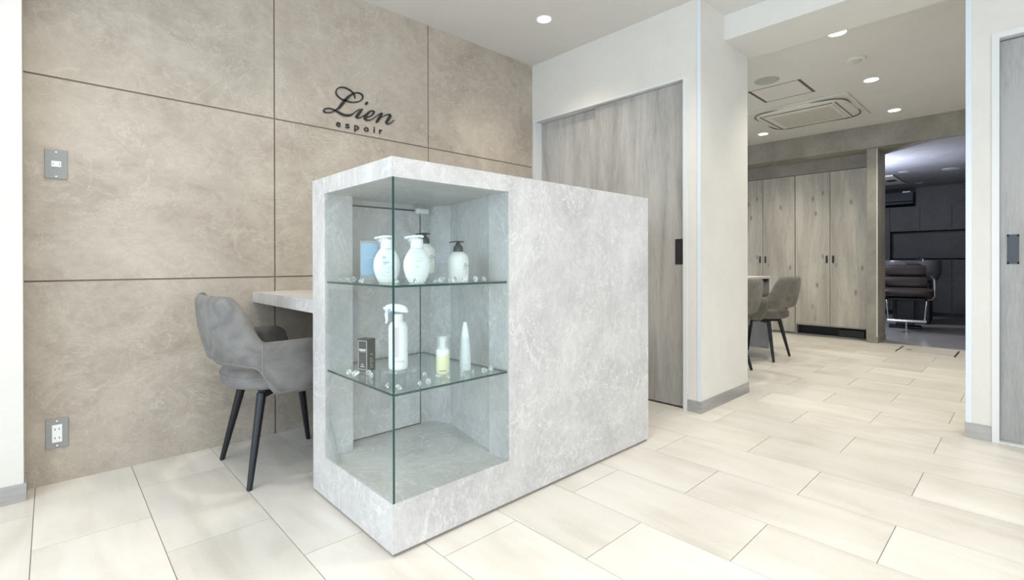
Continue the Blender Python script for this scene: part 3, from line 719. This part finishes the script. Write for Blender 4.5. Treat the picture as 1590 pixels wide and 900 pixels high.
obj('printed_text', bm, SIL, e)
bm = bmesh.new(); y = -wy/2-.0006
for k in range(6): bx(bm, -.010, y, .012+.007*k, .010-.003*(k % 3), -wy/2, .0135+.007*k)
bx(bm, -.008, y, .062, .008, -wy/2, .064); obj('printed_text', bm, SIL, e)
# spray bottle on its stand
sx_, sy_ = .888, 1.527
e = empty('round_stand', (sx_, sy_, ZL)); tag(e, 'round clear stand under the white spray bottle', 'stand')
bm = bmesh.new(); lathe(bm, [(.068, .0285), (.070, .030), (.068, .0325), (.01, .0325)], seg=40); obj('disc', bm, ACRY, e, True)
for t in (.6, 2.7, 4.8):
    bm = bmesh.new(); lathe(bm, [(.006, 0), (.006, .0285)], (.055*math.cos(t), .055*math.sin(t), 0), 12); obj('leg', bm, ACRY, e, True)
e = empty('spray_bottle', (sx_, sy_, ZL+.0327), face_ang(sx_, sy_)); tag(e, 'tall white trigger spray bottle with pink and blue stripes', 'bottle')
body('bottle', [(.030, 0), (.0325, .002), (.0335, .010), (.0335, .140), (.032, .152), (.026, .163), (.016, .168), (.014, .172)], WPLAS, e)
f = lambda yy, zz: math.sqrt(max(.0335**2-yy*yy, 1e-6))
textbars(e, f, [(-.014, .045, .0018, .105)], plain('stripe_blue', (.15, .30, .50), .4), 'printed_stripe')
textbars(e, f, [(-.010, .045, .0014, .105)], plain('stripe_brown', (.30, .18, .14), .4), 'printed_stripe')
textbars(e, f, [(-.005, .045, .0028, .105)], plain('stripe_pink', (.65, .35, .42), .4), 'printed_stripe')
textbars(e, f, [(.001, .045, .0018, .105)], plain('stripe_mauve', (.45, .40, .60), .4), 'printed_stripe')
textbars(e, f, [(.004, .030, .034, .002)], GREY)
body('collar', [(.0175, .168), (.0185, .172), (.0175, .190), (.012, .193)], WPLAS2, e)
bm = bmesh.new(); rings(bm, [[(a*.013*w_, yy, z+b*.5*hh) for a, b in ((1, -1), (1.15, 0), (.8, 1), (-.8, 1), (-1.15, 0), (-1, -1))] for yy, z, w_, hh in ((.034, .203, .5, .014), (.026, .208, .9, .022), (.006, .213, 1.0, .028), (-.014, .216, 1.0, .026), (-.034, .216, .9, .022), (-.044, .211, .7, .018))])
obj('trigger_head', bm, WPLAS, e, bevel=.002)
bm = bmesh.new(); tube(bm, [(0, -.036, .206), (0, -.040, .190), (0, -.038, .172), (0, -.041, .160)], [.006, .006, .005, .003], 8); obj('trigger', bm, WPLAS, e, True)
bm = bmesh.new(); bx(bm, .0125, -.034, .199, .0135, -.026, .212); obj('lock_tab', bm, BLUE, e)
bm = bmesh.new(); tube(bm, [(0, -.044, .213), (0, -.050, .212)], [.006, .005], 10); obj('nozzle', bm, WPLAS2, e, True)
# foam bottle
e = empty('foam_bottle', (1.040, 1.474, ZL)); tag(e, 'short yellow foam bottle under a clear cap', 'bottle'); e.rotation_euler = (0, 0, face_ang(1.04, 1.474))
body('bottle', [(.021, 0), (.0235, .002), (.0245, .010), (.0245, .064), (.023, .070)], plain('pale_yellow_liquid', (.74, .72, .46), .15), e)
body('collar', [(.0235, .068), (.0245, .070), (.0235, .086), (.018, .096), (.010, .099)], WPLAS, e)
body('pump_head', [(.009, .098), (.009, .118), (.012, .120), (.012, .132), (.008, .135)], WPLAS, e)
body('clear_cap', [(.0215, .088), (.0215, .136), (.020, .139), (.004, .1395)], CAPC, e)
bm = bmesh.new(); bx(bm, .0215, -.012, .014, .0248, .012, .016); obj('printed_line', bm, INK, e)
# slim bottle
e = empty('slim_bottle', (1.140, 1.470, ZL)); tag(e, 'slender translucent bottle with narrow pointed cap', 'bottle'); e.rotation_euler = (0, 0, face_ang(1.14, 1.47)+.3)
body('bottle', [(.020, 0), (.0215, .002), (.0215, .035), (.0195, .085), (.0165, .122), (.0155, .126)], plain('frosted_plastic', (.66, .72, .70), .35), e)
body('cap', [(.0155, .1255), (.0148, .130), (.009, .168), (.0075, .171), (.007, .180), (.004, .181)], WPLAS2, e)
bm = bmesh.new()
for k in range(11): bx(bm, .0165, .002, .040+.007*k, .0212-.0004*k, .0045, .044+.007*k)
bx(bm, .0195, -.010, .022, .0217, .008, .0235); bx(bm, .0195, -.007, .017, .0217, .004, .018); obj('printed_text', bm, GREY, e)['kind'] = 'stuff'
# crystals
random.seed(11)
gm = bmesh.new(); n = 10; r = .0104
rings(gm, [[(r*q*math.cos(2*PI*k/n+o_), r*q*math.sin(2*PI*k/n+o_), z) for k in range(n)] for q, z, o_ in ((.05, -.0070, 0), (1.0, .0018, 0), (1.0, .0026, .31), (.58, .0062, 0))])
first = obj('crystal_gem', gm, CRYSTAL)
up = [(.785, 1.768), (.787, 1.700), (.786, 1.655), (.800, 1.692), (.795, 1.615), (.830, 1.445), (.868, 1.385), (.940, 1.372), (.985, 1.440), (.965, 1.372), (1.000, 1.372), (1.040, 1.402), (1.064, 1.372), (1.116, 1.378), (1.160, 1.384)]
lo = [(.790, 1.705), (.784, 1.652), (.806, 1.680), (.832, 1.640), (.820, 1.590), (.935, 1.620), (.788, 1.425), (.806, 1.385), (.987, 1.596), (.975, 1.565), (.877, 1.374), (.967, 1.482), (.906, 1.370), (.986, 1.422), (1.000, 1.388), (1.063, 1.390), (1.090, 1.425), (1.123, 1.404), (1.154, 1.375), (1.194, 1.382)]
k = 0
for pts, z, lab, grp in ((up, ZU, 'small clear cut crystal gem on the upper glass shelf', 'crystal gems on the upper shelf'), (lo, ZL, 'small clear cut crystal gem on the lower glass shelf', 'crystal gems on the lower shelf')):
    for (x, y) in pts:
        o = first if k == 0 else first.copy()
        if k: COL.objects.link(o)
        tilt = random.uniform(.6, 1.9); a = random.uniform(0, 6.28)
        o.rotation_euler = (tilt, 0, a); s = random.uniform(.9, 1.15); o.scale = (s, s, s)
        mat_ = Matrix.Rotation(a, 3, 'Z') @ Matrix.Rotation(tilt, 3, 'X')
        zmin = min((mat_ @ (v.co*s)).z for v in first.data.vertices)
        o.location = (x, y, z-zmin+.0002); tag(o, lab, 'crystal', grp); k += 1

# ------------------------------------------------------------------ chairs
def make_chair(name, label, su, seam_m, group=None):
    """upholstered tub chair; local +x is the front, origin on the floor under the seat centre"""
    e = empty(name); tag(e, label, 'chair', group)
    hw = .272; xb = -.262; xf = .115
    def plan(s):          # s in -1..1 round the shell, -1 near arm front, 0 back centre
        a = abs(s); sg = -1 if s < 0 else 1; rx = .125
        if a > .55:       # straight arm
            t = (a-.55)/.45; return Vector((xb+rx+(xf-(xb+rx))*t, sg*(hw-.012*t))), t
        t = a/.55*PI/2    # rounded back (superellipse)
        c, s_ = math.cos(t), math.sin(t)
        return Vector((xb+rx*(1-abs(c)**.80), sg*hw*abs(s_)**.92)), 0
    def sm(a, b, x):
        t = max(0, min(1, (x-a)/(b-a))); return t*t*(3-2*t)
    def topz(s):
        a = abs(s); z = .772-(.772-.590)*sm(.27, .53, a)
        p, _ = plan(s); d = xf-p.x
        if a > .55 and d < .075: z -= (.075-math.sqrt(max(0, .075**2-(.075-d)**2)))*1.0
        return z
    def botz(s):
        a = abs(s); return .486-(.486-.372)*sm(.45, .61, a)
    ns, nz = 72, 14
    grid_o, grid_i = [], []
    for i in range(ns+1):
        s = -1+2*i/ns
        p, _ = plan(s); p0, _ = plan(max(-1, s-.01)); p1, _ = plan(min(1, s+.01))
        tg = (p1-p0).normalized(); nrm = Vector((-tg.y, tg.x))
        if nrm.dot(p-Vector((0, 0))) < 0: nrm = -nrm
        zt, zb = topz(s), botz(s); th = .038-.010*sm(.5, 1.0, abs(s))
        lean = .10*(1-sm(.15, .62, abs(s)))
        ro, ri = [], []
        for j in range(nz+1):
            v = j/nz; z = zb+(zt-zb)*v
            edge = math.sin(min(1, min(v, 1-v)/.10)*PI/2)
            if abs(s) > .97: edge *= math.sqrt(max(0.05, (1.0-abs(s))/.03))
            hth = th/2*max(.18, edge)
            off = nrm*((z-.5)*lean*1.7+.012*math.sin(v*PI))
            c = p+off
            ro.append(Vector((c.x+nrm.x*hth, c.y+nrm.y*hth, z))); ri.append(Vector((c.x-nrm.x*hth, c.y-nrm.y*hth, z)))
        grid_o.append(ro); grid_i.append(ri)
    bm = bmesh.new()
    rings(bm, [[tuple(q) for q in ro]+[tuple(q) for q in ri[::-1]] for ro, ri in zip(grid_o, grid_i)])
    shell = obj('shell', bm, su, e, True, angle=60)
    # piping along top, bottom and the side seams
    def pipe(pts, nm='piping'):
        b_ = bmesh.new(); tube(b_, pts, .0017, 6); obj(nm, b_, seam_m, shell, True)
    pipe([tuple(r[-1]+Vector((0, 0, -.004))) for r in grid_o[2:-2]])
    pipe([tuple(r[1]) for r in grid_o[2:-2]])
    for i in (int(ns*.25), ns-int(ns*.25)): pipe([tuple(q*1.0) for q in grid_o[i][1:-1]], 'side_seam')
    # seat cushion
    bm = bmesh.new(); rs = []
    for q, z in ((.80, .382), (.95, .386), (1.0, .400), (1.0, .428), (.985, .446), (.93, .461), (.75, .472), (.4, .477), (.05, .478)):
        rs.append([((.02+.262*q*(1 if math.cos(t) > 0 else 1.0)*math.copysign(abs(math.cos(t))**.85, math.cos(t))), .238*q*math.copysign(abs(math.sin(t))**.85, math.sin(t)), z) for t in (2*PI*k/40 for k in range(40))])
    rings(bm, rs); seat = obj('seat', bm, su, e, True, angle=70)
    bm = bmesh.new(); tube(bm, [(.02+.263*math.copysign(abs(math.cos(t))**.85, math.cos(t)), .239*math.copysign(abs(math.sin(t))**.85, math.sin(t)), .432) for t in (2*PI*k/40 for k in range(40))], .0014, 6, closed=True); obj('piping', bm, seam_m, seat, True)
    # black frame and legs
    bm = bmesh.new()
    for a in (math.atan2(.13, .13), math.atan2(-.13, .13)):
        d = Vector((math.cos(a), math.sin(a), 0)); n_ = Vector((-d.y, d.x, 0))*.016
        c0 = -d*.175; c1 = d*.175
        for z0, z1 in ((.340, .384),):
            vs = [c0-n_, c1-n_, c1+n_, c0+n_]; prism(bm, [(v.x, v.y) for v in vs], z0, z1)
    obj('leg_frame', bm, BLACKM, e)
    for sx in (-1, 1):
        for sy in (-1, 1):
            bm = bmesh.new(); tube(bm, [(sx*.196, sy*.212, 0), (sx*.194, sy*.210, .010), (sx*.130, sy*.140, .345), (sx*.128, sy*.138, .362)], [.0095, .0110, .0185, .0185], 16)
            obj('leg', bm, BLACKM, e, True)
    return e
ch = make_chair('dining_chair', 'grey suede armchair on black legs pushed under the marble desk', SUEDE, SEAM)
ch.location = (.7675, 2.343, 0)
cb = make_chair('dining_chair', 'armchair tinted for warm light, in full view before the cabinets, beside the white table', SUEDE_WARM, plain('warm_lit_piping', (.27, .25, .21), .8))  # same chair model, warm lighting painted into suede and piping
cb.location = (4.965, 1.80, 0); cb.rotation_euler = (0, 0, PI/2)
ca = copy_tree(cb); ca.location = (4.06, 1.81, 0); ca.rotation_euler = (0, 0, PI/2)
ca['label'] = 'nearer armchair tinted for warm light, partly hidden by the white column'
# table of the second room
t = empty('salon_table', (4.4, 2.3, 0)); tag(t, 'white-topped table with grey marble end panel behind the warm-tinted chairs', 'table')
bm = bmesh.new(); bx(bm, -1.05, -.41, .735, 1.13, .5, .757); obj('tabletop', bm, TRIM, t, bevel=.001)
for x in (-1.05, 1.085):
    bm = bmesh.new(); bx(bm, x, -.405, 0, x+.045, .5, .735); obj('end_panel', bm, stone('grey_table_stone', (.22, .21, .20), (.32, .31, .30), (.4, .4, .38)), t)
    bm = bmesh.new(); bx(bm, x-.001, -.411, 0, x+.046, -.405, .735); obj('edge_band', bm, TRIM, t)
bm = bmesh.new(); bx(bm, 1.02, -.395, .700, 1.084, -.36, .735); obj('bracket', bm, BLACKM, t)

# ------------------------------------------------------------------ wall plates
def plate(name, x, z, label, kind):
    e = empty(name, (x, YW, z)); tag(e, label, 'switch' if kind == 'switch' else 'outlet')
    bm = bmesh.new(); bx(bm, -.035, -.006, -.06, .035, 0, .06); obj('cover_plate', bm, plain('grey_metal_plate', (.29, .295, .285), .45, .1), e, bevel=.002)
    for s in (-1, 1):
        bm = bmesh.new(); bm2 = []
        rings(bm, [[(.0035*q*math.cos(t), -.006-d, s*.050+.0035*q*math.sin(t)) for t in (2*PI*k/12 for k in range(12))] for q, d in ((1, 0), (1, .0012), (.6, .0018))]); obj('screw', bm, CHROME, e, True)
    if kind == 'switch':
        bm = bmesh.new(); bx(bm, -.0150, -.0095, -.012, .0150, -.006, .012); s_ = obj('switch_rocker', bm, WPLAS, e, bevel=.001)
        bm = bmesh.new(); bx(bm, -.0115, -.0102, -.005, -.0085, -.0095, .005); bx(bm, .0085, -.0102, -.005, .0115, -.0095, .005); obj('marking', bm, GREY, s_)
    else:
        bm = bmesh.new(); bx(bm, -.0155, -.0085, -.036, .0155, -.006, .036); s_ = obj('socket_face', bm, WPLAS, e, bevel=.001)
        for zz in (-.018, .018):
            for xx in (-.0065, .0065):
                bm = bmesh.new(); bx(bm, xx-.0012, -.0091, zz-.004, xx+.0012, -.0084, zz+.004); obj('slot', bm, BLACKP, s_)
plate('light_switch', .019, 1.311, 'grey metal light switch plate high on the stone wall', 'switch')
plate('wall_outlet', .018, .205, 'grey metal outlet plate low on the stone wall', 'outlet')

# ------------------------------------------------------------------ sign lettering
SG = {'L':[(1.319,1.879,1.314,1.877),(1.319,1.883,1.313,1.881),(1.319,1.888,1.313,1.885),(1.318,1.893,1.311,1.89),(1.316,1.898,1.31,1.894),(1.314,1.903,1.307,1.897),(1.311,1.906,1.304,1.9),(1.307,1.91,1.301,1.903),(1.303,1.913,1.298,1.906),(1.299,1.916,1.294,1.909),(1.295,1.919,1.29,1.911),(1.29,1.921,1.286,1.914),(1.285,1.923,1.281,1.916),(1.279,1.925,1.275,1.918),(1.272,1.927,1.268,1.919),(1.265,1.928,1.262,1.92),(1.258,1.929,1.255,1.921),(1.251,1.929,1.249,1.921),(1.244,1.928,1.243,1.921),(1.237,1.927,1.236,1.92),(1.23,1.926,1.231,1.918),(1.224,1.923,1.226,1.917),(1.219,1.92,1.221,1.914),(1.214,1.917,1.217,1.912),(1.209,1.913,1.214,1.909),(1.205,1.908,1.21,1.905),(1.202,1.902,1.207,1.9),(1.199,1.896,1.205,1.895),(1.198,1.891,1.204,1.891),(1.197,1.886,1.203,1.887),(1.198,1.881,1.204,1.884),(1.199,1.877,1.205,1.881),(1.201,1.873,1.207,1.877),(1.204,1.869,1.209,1.874),(1.207,1.865,1.212,1.871),(1.211,1.862,1.216,1.867),(1.215,1.859,1.22,1.865),(1.22,1.856,1.224,1.862),(1.224,1.854,1.228,1.86),(1.229,1.852,1.233,1.859),(1.235,1.85,1.239,1.857),(1.242,1.848,1.245,1.856),(1.249,1.847,1.252,1.855),(1.256,1.846,1.259,1.854),(1.264,1.846,1.266,1.853),(1.271,1.845,1.274,1.853),(1.279,1.845,1.281,1.853),(1.287,1.845,1.289,1.853),(1.295,1.846,1.296,1.854),(1.304,1.848,1.304,1.855),(1.312,1.85,1.312,1.857),(1.32,1.852,1.319,1.859),(1.328,1.855,1.326,1.862),(1.335,1.858,1.333,1.865),(1.342,1.862,1.339,1.868),(1.349,1.866,1.345,1.872),(1.354,1.871,1.35,1.876),(1.359,1.875,1.354,1.88),(1.363,1.881,1.357,1.884),(1.367,1.886,1.359,1.888),(1.369,1.891,1.361,1.892),(1.37,1.896,1.361,1.895),(1.37,1.901,1.361,1.898),(1.369,1.905,1.361,1.901),(1.368,1.909,1.359,1.903),(1.365,1.912,1.358,1.905),(1.361,1.915,1.355,1.907),(1.357,1.917,1.352,1.909),(1.352,1.918,1.348,1.91),(1.346,1.919,1.344,1.911),(1.34,1.919,1.338,1.911),(1.333,1.918,1.333,1.911),(1.327,1.917,1.327,1.909),(1.321,1.915,1.322,1.908),(1.315,1.913,1.317,1.906),(1.309,1.91,1.312,1.903),(1.303,1.906,1.307,1.899),(1.297,1.902,1.302,1.895),(1.29,1.898,1.297,1.89),(1.284,1.893,1.292,1.885),(1.278,1.888,1.287,1.88),(1.273,1.884,1.283,1.875),(1.268,1.879,1.279,1.87),(1.263,1.874,1.275,1.865),(1.259,1.869,1.271,1.86),(1.254,1.863,1.267,1.854),(1.249,1.857,1.263,1.849),(1.245,1.852,1.259,1.843),(1.24,1.846,1.255,1.837),(1.236,1.839,1.251,1.831),(1.232,1.833,1.246,1.825),(1.227,1.827,1.241,1.819),(1.224,1.821,1.237,1.813),(1.22,1.815,1.233,1.808),(1.217,1.81,1.229,1.803),(1.214,1.805,1.224,1.798),(1.211,1.801,1.219,1.793),(1.208,1.797,1.214,1.789),(1.203,1.793,1.208,1.785),(1.199,1.789,1.203,1.782),(1.194,1.785,1.198,1.779),(1.19,1.781,1.194,1.776),(1.186,1.777,1.19,1.772),(1.182,1.774,1.185,1.769),(1.178,1.772,1.18,1.766),(1.173,1.769,1.175,1.763),(1.168,1.767,1.17,1.761),(1.163,1.765,1.164,1.759),(1.158,1.764,1.159,1.757),(1.153,1.762,1.153,1.756),(1.148,1.762,1.147,1.755),(1.143,1.761,1.141,1.754),(1.139,1.762,1.136,1.754),(1.136,1.763,1.132,1.756),(1.134,1.764,1.129,1.758),(1.133,1.765,1.126,1.76),(1.132,1.766,1.125,1.764),(1.133,1.767,1.126,1.768),(1.133,1.769,1.128,1.772),(1.135,1.771,1.13,1.776),(1.137,1.773,1.134,1.779),(1.141,1.775,1.138,1.781),(1.145,1.777,1.143,1.784),(1.15,1.779,1.149,1.786),(1.154,1.78,1.154,1.787),(1.159,1.781,1.16,1.788),(1.164,1.781,1.165,1.789),(1.169,1.782,1.171,1.789),(1.174,1.781,1.176,1.789),(1.179,1.781,1.182,1.788),(1.184,1.779,1.187,1.787),(1.189,1.778,1.193,1.786),(1.194,1.776,1.198,1.785),(1.199,1.774,1.204,1.784),(1.204,1.772,1.209,1.782),(1.209,1.77,1.215,1.781),(1.214,1.768,1.22,1.779),(1.219,1.766,1.226,1.778),(1.224,1.763,1.231,1.776),(1.23,1.761,1.236,1.775),(1.236,1.76,1.241,1.774),(1.243,1.759,1.247,1.773),(1.25,1.758,1.254,1.773),(1.257,1.758,1.26,1.773),(1.264,1.759,1.265,1.773),(1.271,1.76,1.271,1.774),(1.277,1.762,1.276,1.775),(1.283,1.764,1.28,1.776),(1.289,1.767,1.285,1.778),(1.294,1.77,1.289,1.779),(1.298,1.774,1.293,1.782),(1.302,1.778,1.297,1.784),(1.307,1.783,1.302,1.788),(1.312,1.788,1.308,1.792),(1.317,1.793,1.313,1.797),(1.323,1.799,1.319,1.803),(1.328,1.804,1.325,1.808),(1.334,1.809,1.332,1.813),(1.341,1.814,1.338,1.818),(1.347,1.819,1.344,1.822),(1.351,1.822,1.348,1.825)],'i':[(1.362,1.827,1.367,1.823),(1.359,1.825,1.365,1.82),(1.356,1.822,1.364,1.817),(1.352,1.819,1.362,1.813),(1.349,1.816,1.36,1.809),(1.345,1.812,1.357,1.806),(1.342,1.809,1.355,1.802),(1.339,1.804,1.353,1.797),(1.335,1.8,1.35,1.793),(1.332,1.795,1.347,1.788),(1.329,1.79,1.344,1.783),(1.325,1.785,1.341,1.779),(1.323,1.781,1.338,1.775),(1.321,1.778,1.336,1.772),(1.32,1.775,1.334,1.77),(1.318,1.77,1.333,1.77),(1.319,1.765,1.333,1.772),(1.323,1.762,1.332,1.772),(1.327,1.761,1.332,1.771),(1.331,1.76,1.334,1.77),(1.336,1.761,1.336,1.77),(1.34,1.763,1.339,1.77),(1.345,1.765,1.343,1.771),(1.35,1.767,1.348,1.773),(1.355,1.771,1.352,1.776),(1.361,1.776,1.358,1.78),(1.368,1.782,1.365,1.785),(1.374,1.788,1.371,1.791),(1.378,1.792,1.376,1.794)],'e':[(1.392,1.778,1.39,1.784),(1.396,1.78,1.394,1.785),(1.402,1.782,1.4,1.788),(1.409,1.785,1.407,1.791),(1.416,1.789,1.412,1.795),(1.422,1.794,1.417,1.799),(1.427,1.798,1.422,1.803),(1.433,1.803,1.426,1.808),(1.437,1.808,1.429,1.812),(1.44,1.813,1.431,1.816),(1.442,1.818,1.433,1.819),(1.443,1.822,1.434,1.821),(1.442,1.827,1.434,1.822),(1.438,1.83,1.433,1.822),(1.434,1.831,1.431,1.823),(1.429,1.831,1.427,1.823),(1.423,1.83,1.424,1.823),(1.418,1.828,1.421,1.821),(1.412,1.826,1.417,1.818),(1.406,1.822,1.413,1.814),(1.401,1.818,1.409,1.81),(1.395,1.812,1.405,1.805),(1.389,1.806,1.401,1.799),(1.383,1.8,1.397,1.793),(1.379,1.794,1.394,1.787),(1.375,1.789,1.391,1.783),(1.373,1.783,1.389,1.78),(1.371,1.778,1.388,1.777),(1.371,1.772,1.387,1.776),(1.372,1.767,1.387,1.775),(1.375,1.764,1.387,1.774),(1.379,1.761,1.388,1.773),(1.383,1.76,1.39,1.771),(1.387,1.759,1.392,1.77),(1.392,1.759,1.395,1.769),(1.397,1.76,1.398,1.769),(1.403,1.761,1.402,1.769),(1.408,1.763,1.406,1.77),(1.413,1.766,1.411,1.772),(1.419,1.769,1.417,1.774),(1.425,1.773,1.422,1.778),(1.431,1.777,1.428,1.781),(1.437,1.782,1.434,1.786),(1.443,1.788,1.44,1.791),(1.449,1.793,1.446,1.796),(1.454,1.798,1.451,1.801),(1.46,1.804,1.457,1.806),(1.465,1.809,1.462,1.812),(1.47,1.813,1.467,1.816),(1.475,1.817,1.473,1.821),(1.481,1.82,1.479,1.824),(1.486,1.822,1.483,1.827),(1.489,1.824,1.487,1.829)],'n':[(1.489,1.827,1.497,1.824),(1.487,1.825,1.496,1.822),(1.484,1.823,1.496,1.819),(1.481,1.819,1.495,1.815),(1.478,1.816,1.493,1.81),(1.475,1.812,1.491,1.806),(1.472,1.807,1.488,1.801),(1.469,1.802,1.485,1.796),(1.465,1.796,1.482,1.79),(1.462,1.79,1.478,1.784),(1.458,1.782,1.474,1.777),(1.454,1.776,1.469,1.771),(1.452,1.771,1.466,1.766),(1.451,1.768,1.463,1.762),(1.451,1.766,1.46,1.761),(1.452,1.765,1.458,1.76),(1.452,1.764,1.457,1.76)],'n2':[(1.46,1.771,1.457,1.774),(1.466,1.776,1.463,1.779),(1.473,1.783,1.47,1.786),(1.481,1.791,1.478,1.794),(1.489,1.798,1.487,1.801),(1.497,1.804,1.495,1.807),(1.505,1.809,1.503,1.813),(1.514,1.814,1.511,1.818),(1.521,1.817,1.519,1.823),(1.527,1.82,1.525,1.827),(1.533,1.822,1.532,1.83),(1.538,1.823,1.538,1.833),(1.54,1.823,1.544,1.834),(1.54,1.822,1.55,1.832),(1.539,1.821,1.554,1.828),(1.539,1.819,1.556,1.823),(1.538,1.817,1.556,1.816),(1.537,1.815,1.553,1.81),(1.534,1.81,1.55,1.804),(1.53,1.805,1.546,1.798),(1.526,1.8,1.543,1.793),(1.523,1.794,1.539,1.788),(1.52,1.789,1.535,1.782),(1.516,1.783,1.531,1.778),(1.514,1.776,1.53,1.776),(1.515,1.771,1.529,1.775),(1.517,1.767,1.528,1.774),(1.521,1.764,1.528,1.772),(1.525,1.763,1.528,1.771),(1.53,1.764,1.531,1.771),(1.535,1.765,1.534,1.772),(1.541,1.767,1.539,1.773),(1.546,1.77,1.543,1.775),(1.55,1.773,1.547,1.778),(1.555,1.778,1.552,1.781),(1.56,1.782,1.556,1.785),(1.563,1.786,1.56,1.789),(1.567,1.79,1.564,1.792),(1.57,1.793,1.567,1.796),(1.573,1.796,1.57,1.799),(1.575,1.799,1.572,1.801)],'dot':[(1.388,1.855,1.38,1.86),(1.391,1.857,1.381,1.863),(1.394,1.858,1.382,1.866),(1.396,1.86,1.384,1.87),(1.398,1.863,1.387,1.872),(1.399,1.866,1.39,1.874),(1.4,1.869,1.393,1.875)]}
sg = empty('wall_sign', (1.35, YW, 1.7)); tag(sg, 'black raised lettering reading Lien espoir on the stone wall', 'sign')
LET = plain('sign_black', (.022, .023, .024), .3)
def ribbon(name, keys):
    bm = bmesh.new()
    for kk, key in enumerate(keys):
        y0 = -.008-.0004*kk
        st = SG[key]; A = []
        rows = []
        for (x1, z1, x2, z2) in st:
            rows.append([bm.verts.new((x1-1.35, y, z1-1.7)) for y in (0, y0)]+[bm.verts.new((x2-1.35, y, z2-1.7)) for y in (y0, 0)])
        for a, b in zip(rows, rows[1:]):
            for j in range(4): bm.faces.new((a[j], a[(j+1) % 4], b[(j+1) % 4], b[j]))
        bm.faces.new(rows[0][::-1]); bm.faces.new(rows[-1])
        # round stroke ends
        for q in (0, -1):
            x1, z1, x2, z2 = st[q]; cx, cz = (x1+x2)/2-1.35, (z1+z2)/2-1.7; u = Vector(((x1-x2)/2, (z1-z2)/2)); r_ = u.length
            if r_ > .0015:
                rings(bm, [[(cx+r_*math.cos(t), yy, cz+r_*.8*math.sin(t)) for t in (2*PI*k/14 for k in range(14))] for yy in (0, y0+.0002)])
    return obj(name, bm, LET, sg)
ribbon('letter', ['L']); ribbon('letter', ['i', 'dot']); ribbon('letter', ['e']); ribbon('letter', ['n', 'n2'])
for chh, x0, x1, zb in (('e', 1.201, 1.228, 1.691), ('s', 1.257, 1.282, 1.692), ('p', 1.312, 1.341, 1.693), ('o', 1.373, 1.403, 1.694), ('i', 1.436, 1.443, 1.696), ('r', 1.473, 1.493, 1.697)):
    cu = bpy.data.curves.new('letter', 'FONT'); cu.body = chh; cu.size = .054; cu.extrude = .003; cu.align_x = 'LEFT'; cu.offset = .0006
    o = bpy.data.objects.new('letter', cu); COL.objects.link(o)
    dg = bpy.context.evaluated_depsgraph_get(); me = bpy.data.meshes.new_from_object(o.evaluated_get(dg)); bpy.data.objects.remove(o)
    xs = [v.co.x for v in me.vertices]; k_ = (x1-x0)/(max(xs)-min(xs)); mx = min(xs)
    for v in me.vertices:
        x, y, z = v.co; v.co = ((x-mx)*k_+x0-1.35, -.004-z, y*1.05+zb-1.7)
    me.materials.clear(); me.materials.append(LET); o = bpy.data.objects.new('letter', me); COL.objects.link(o); o.parent = sg
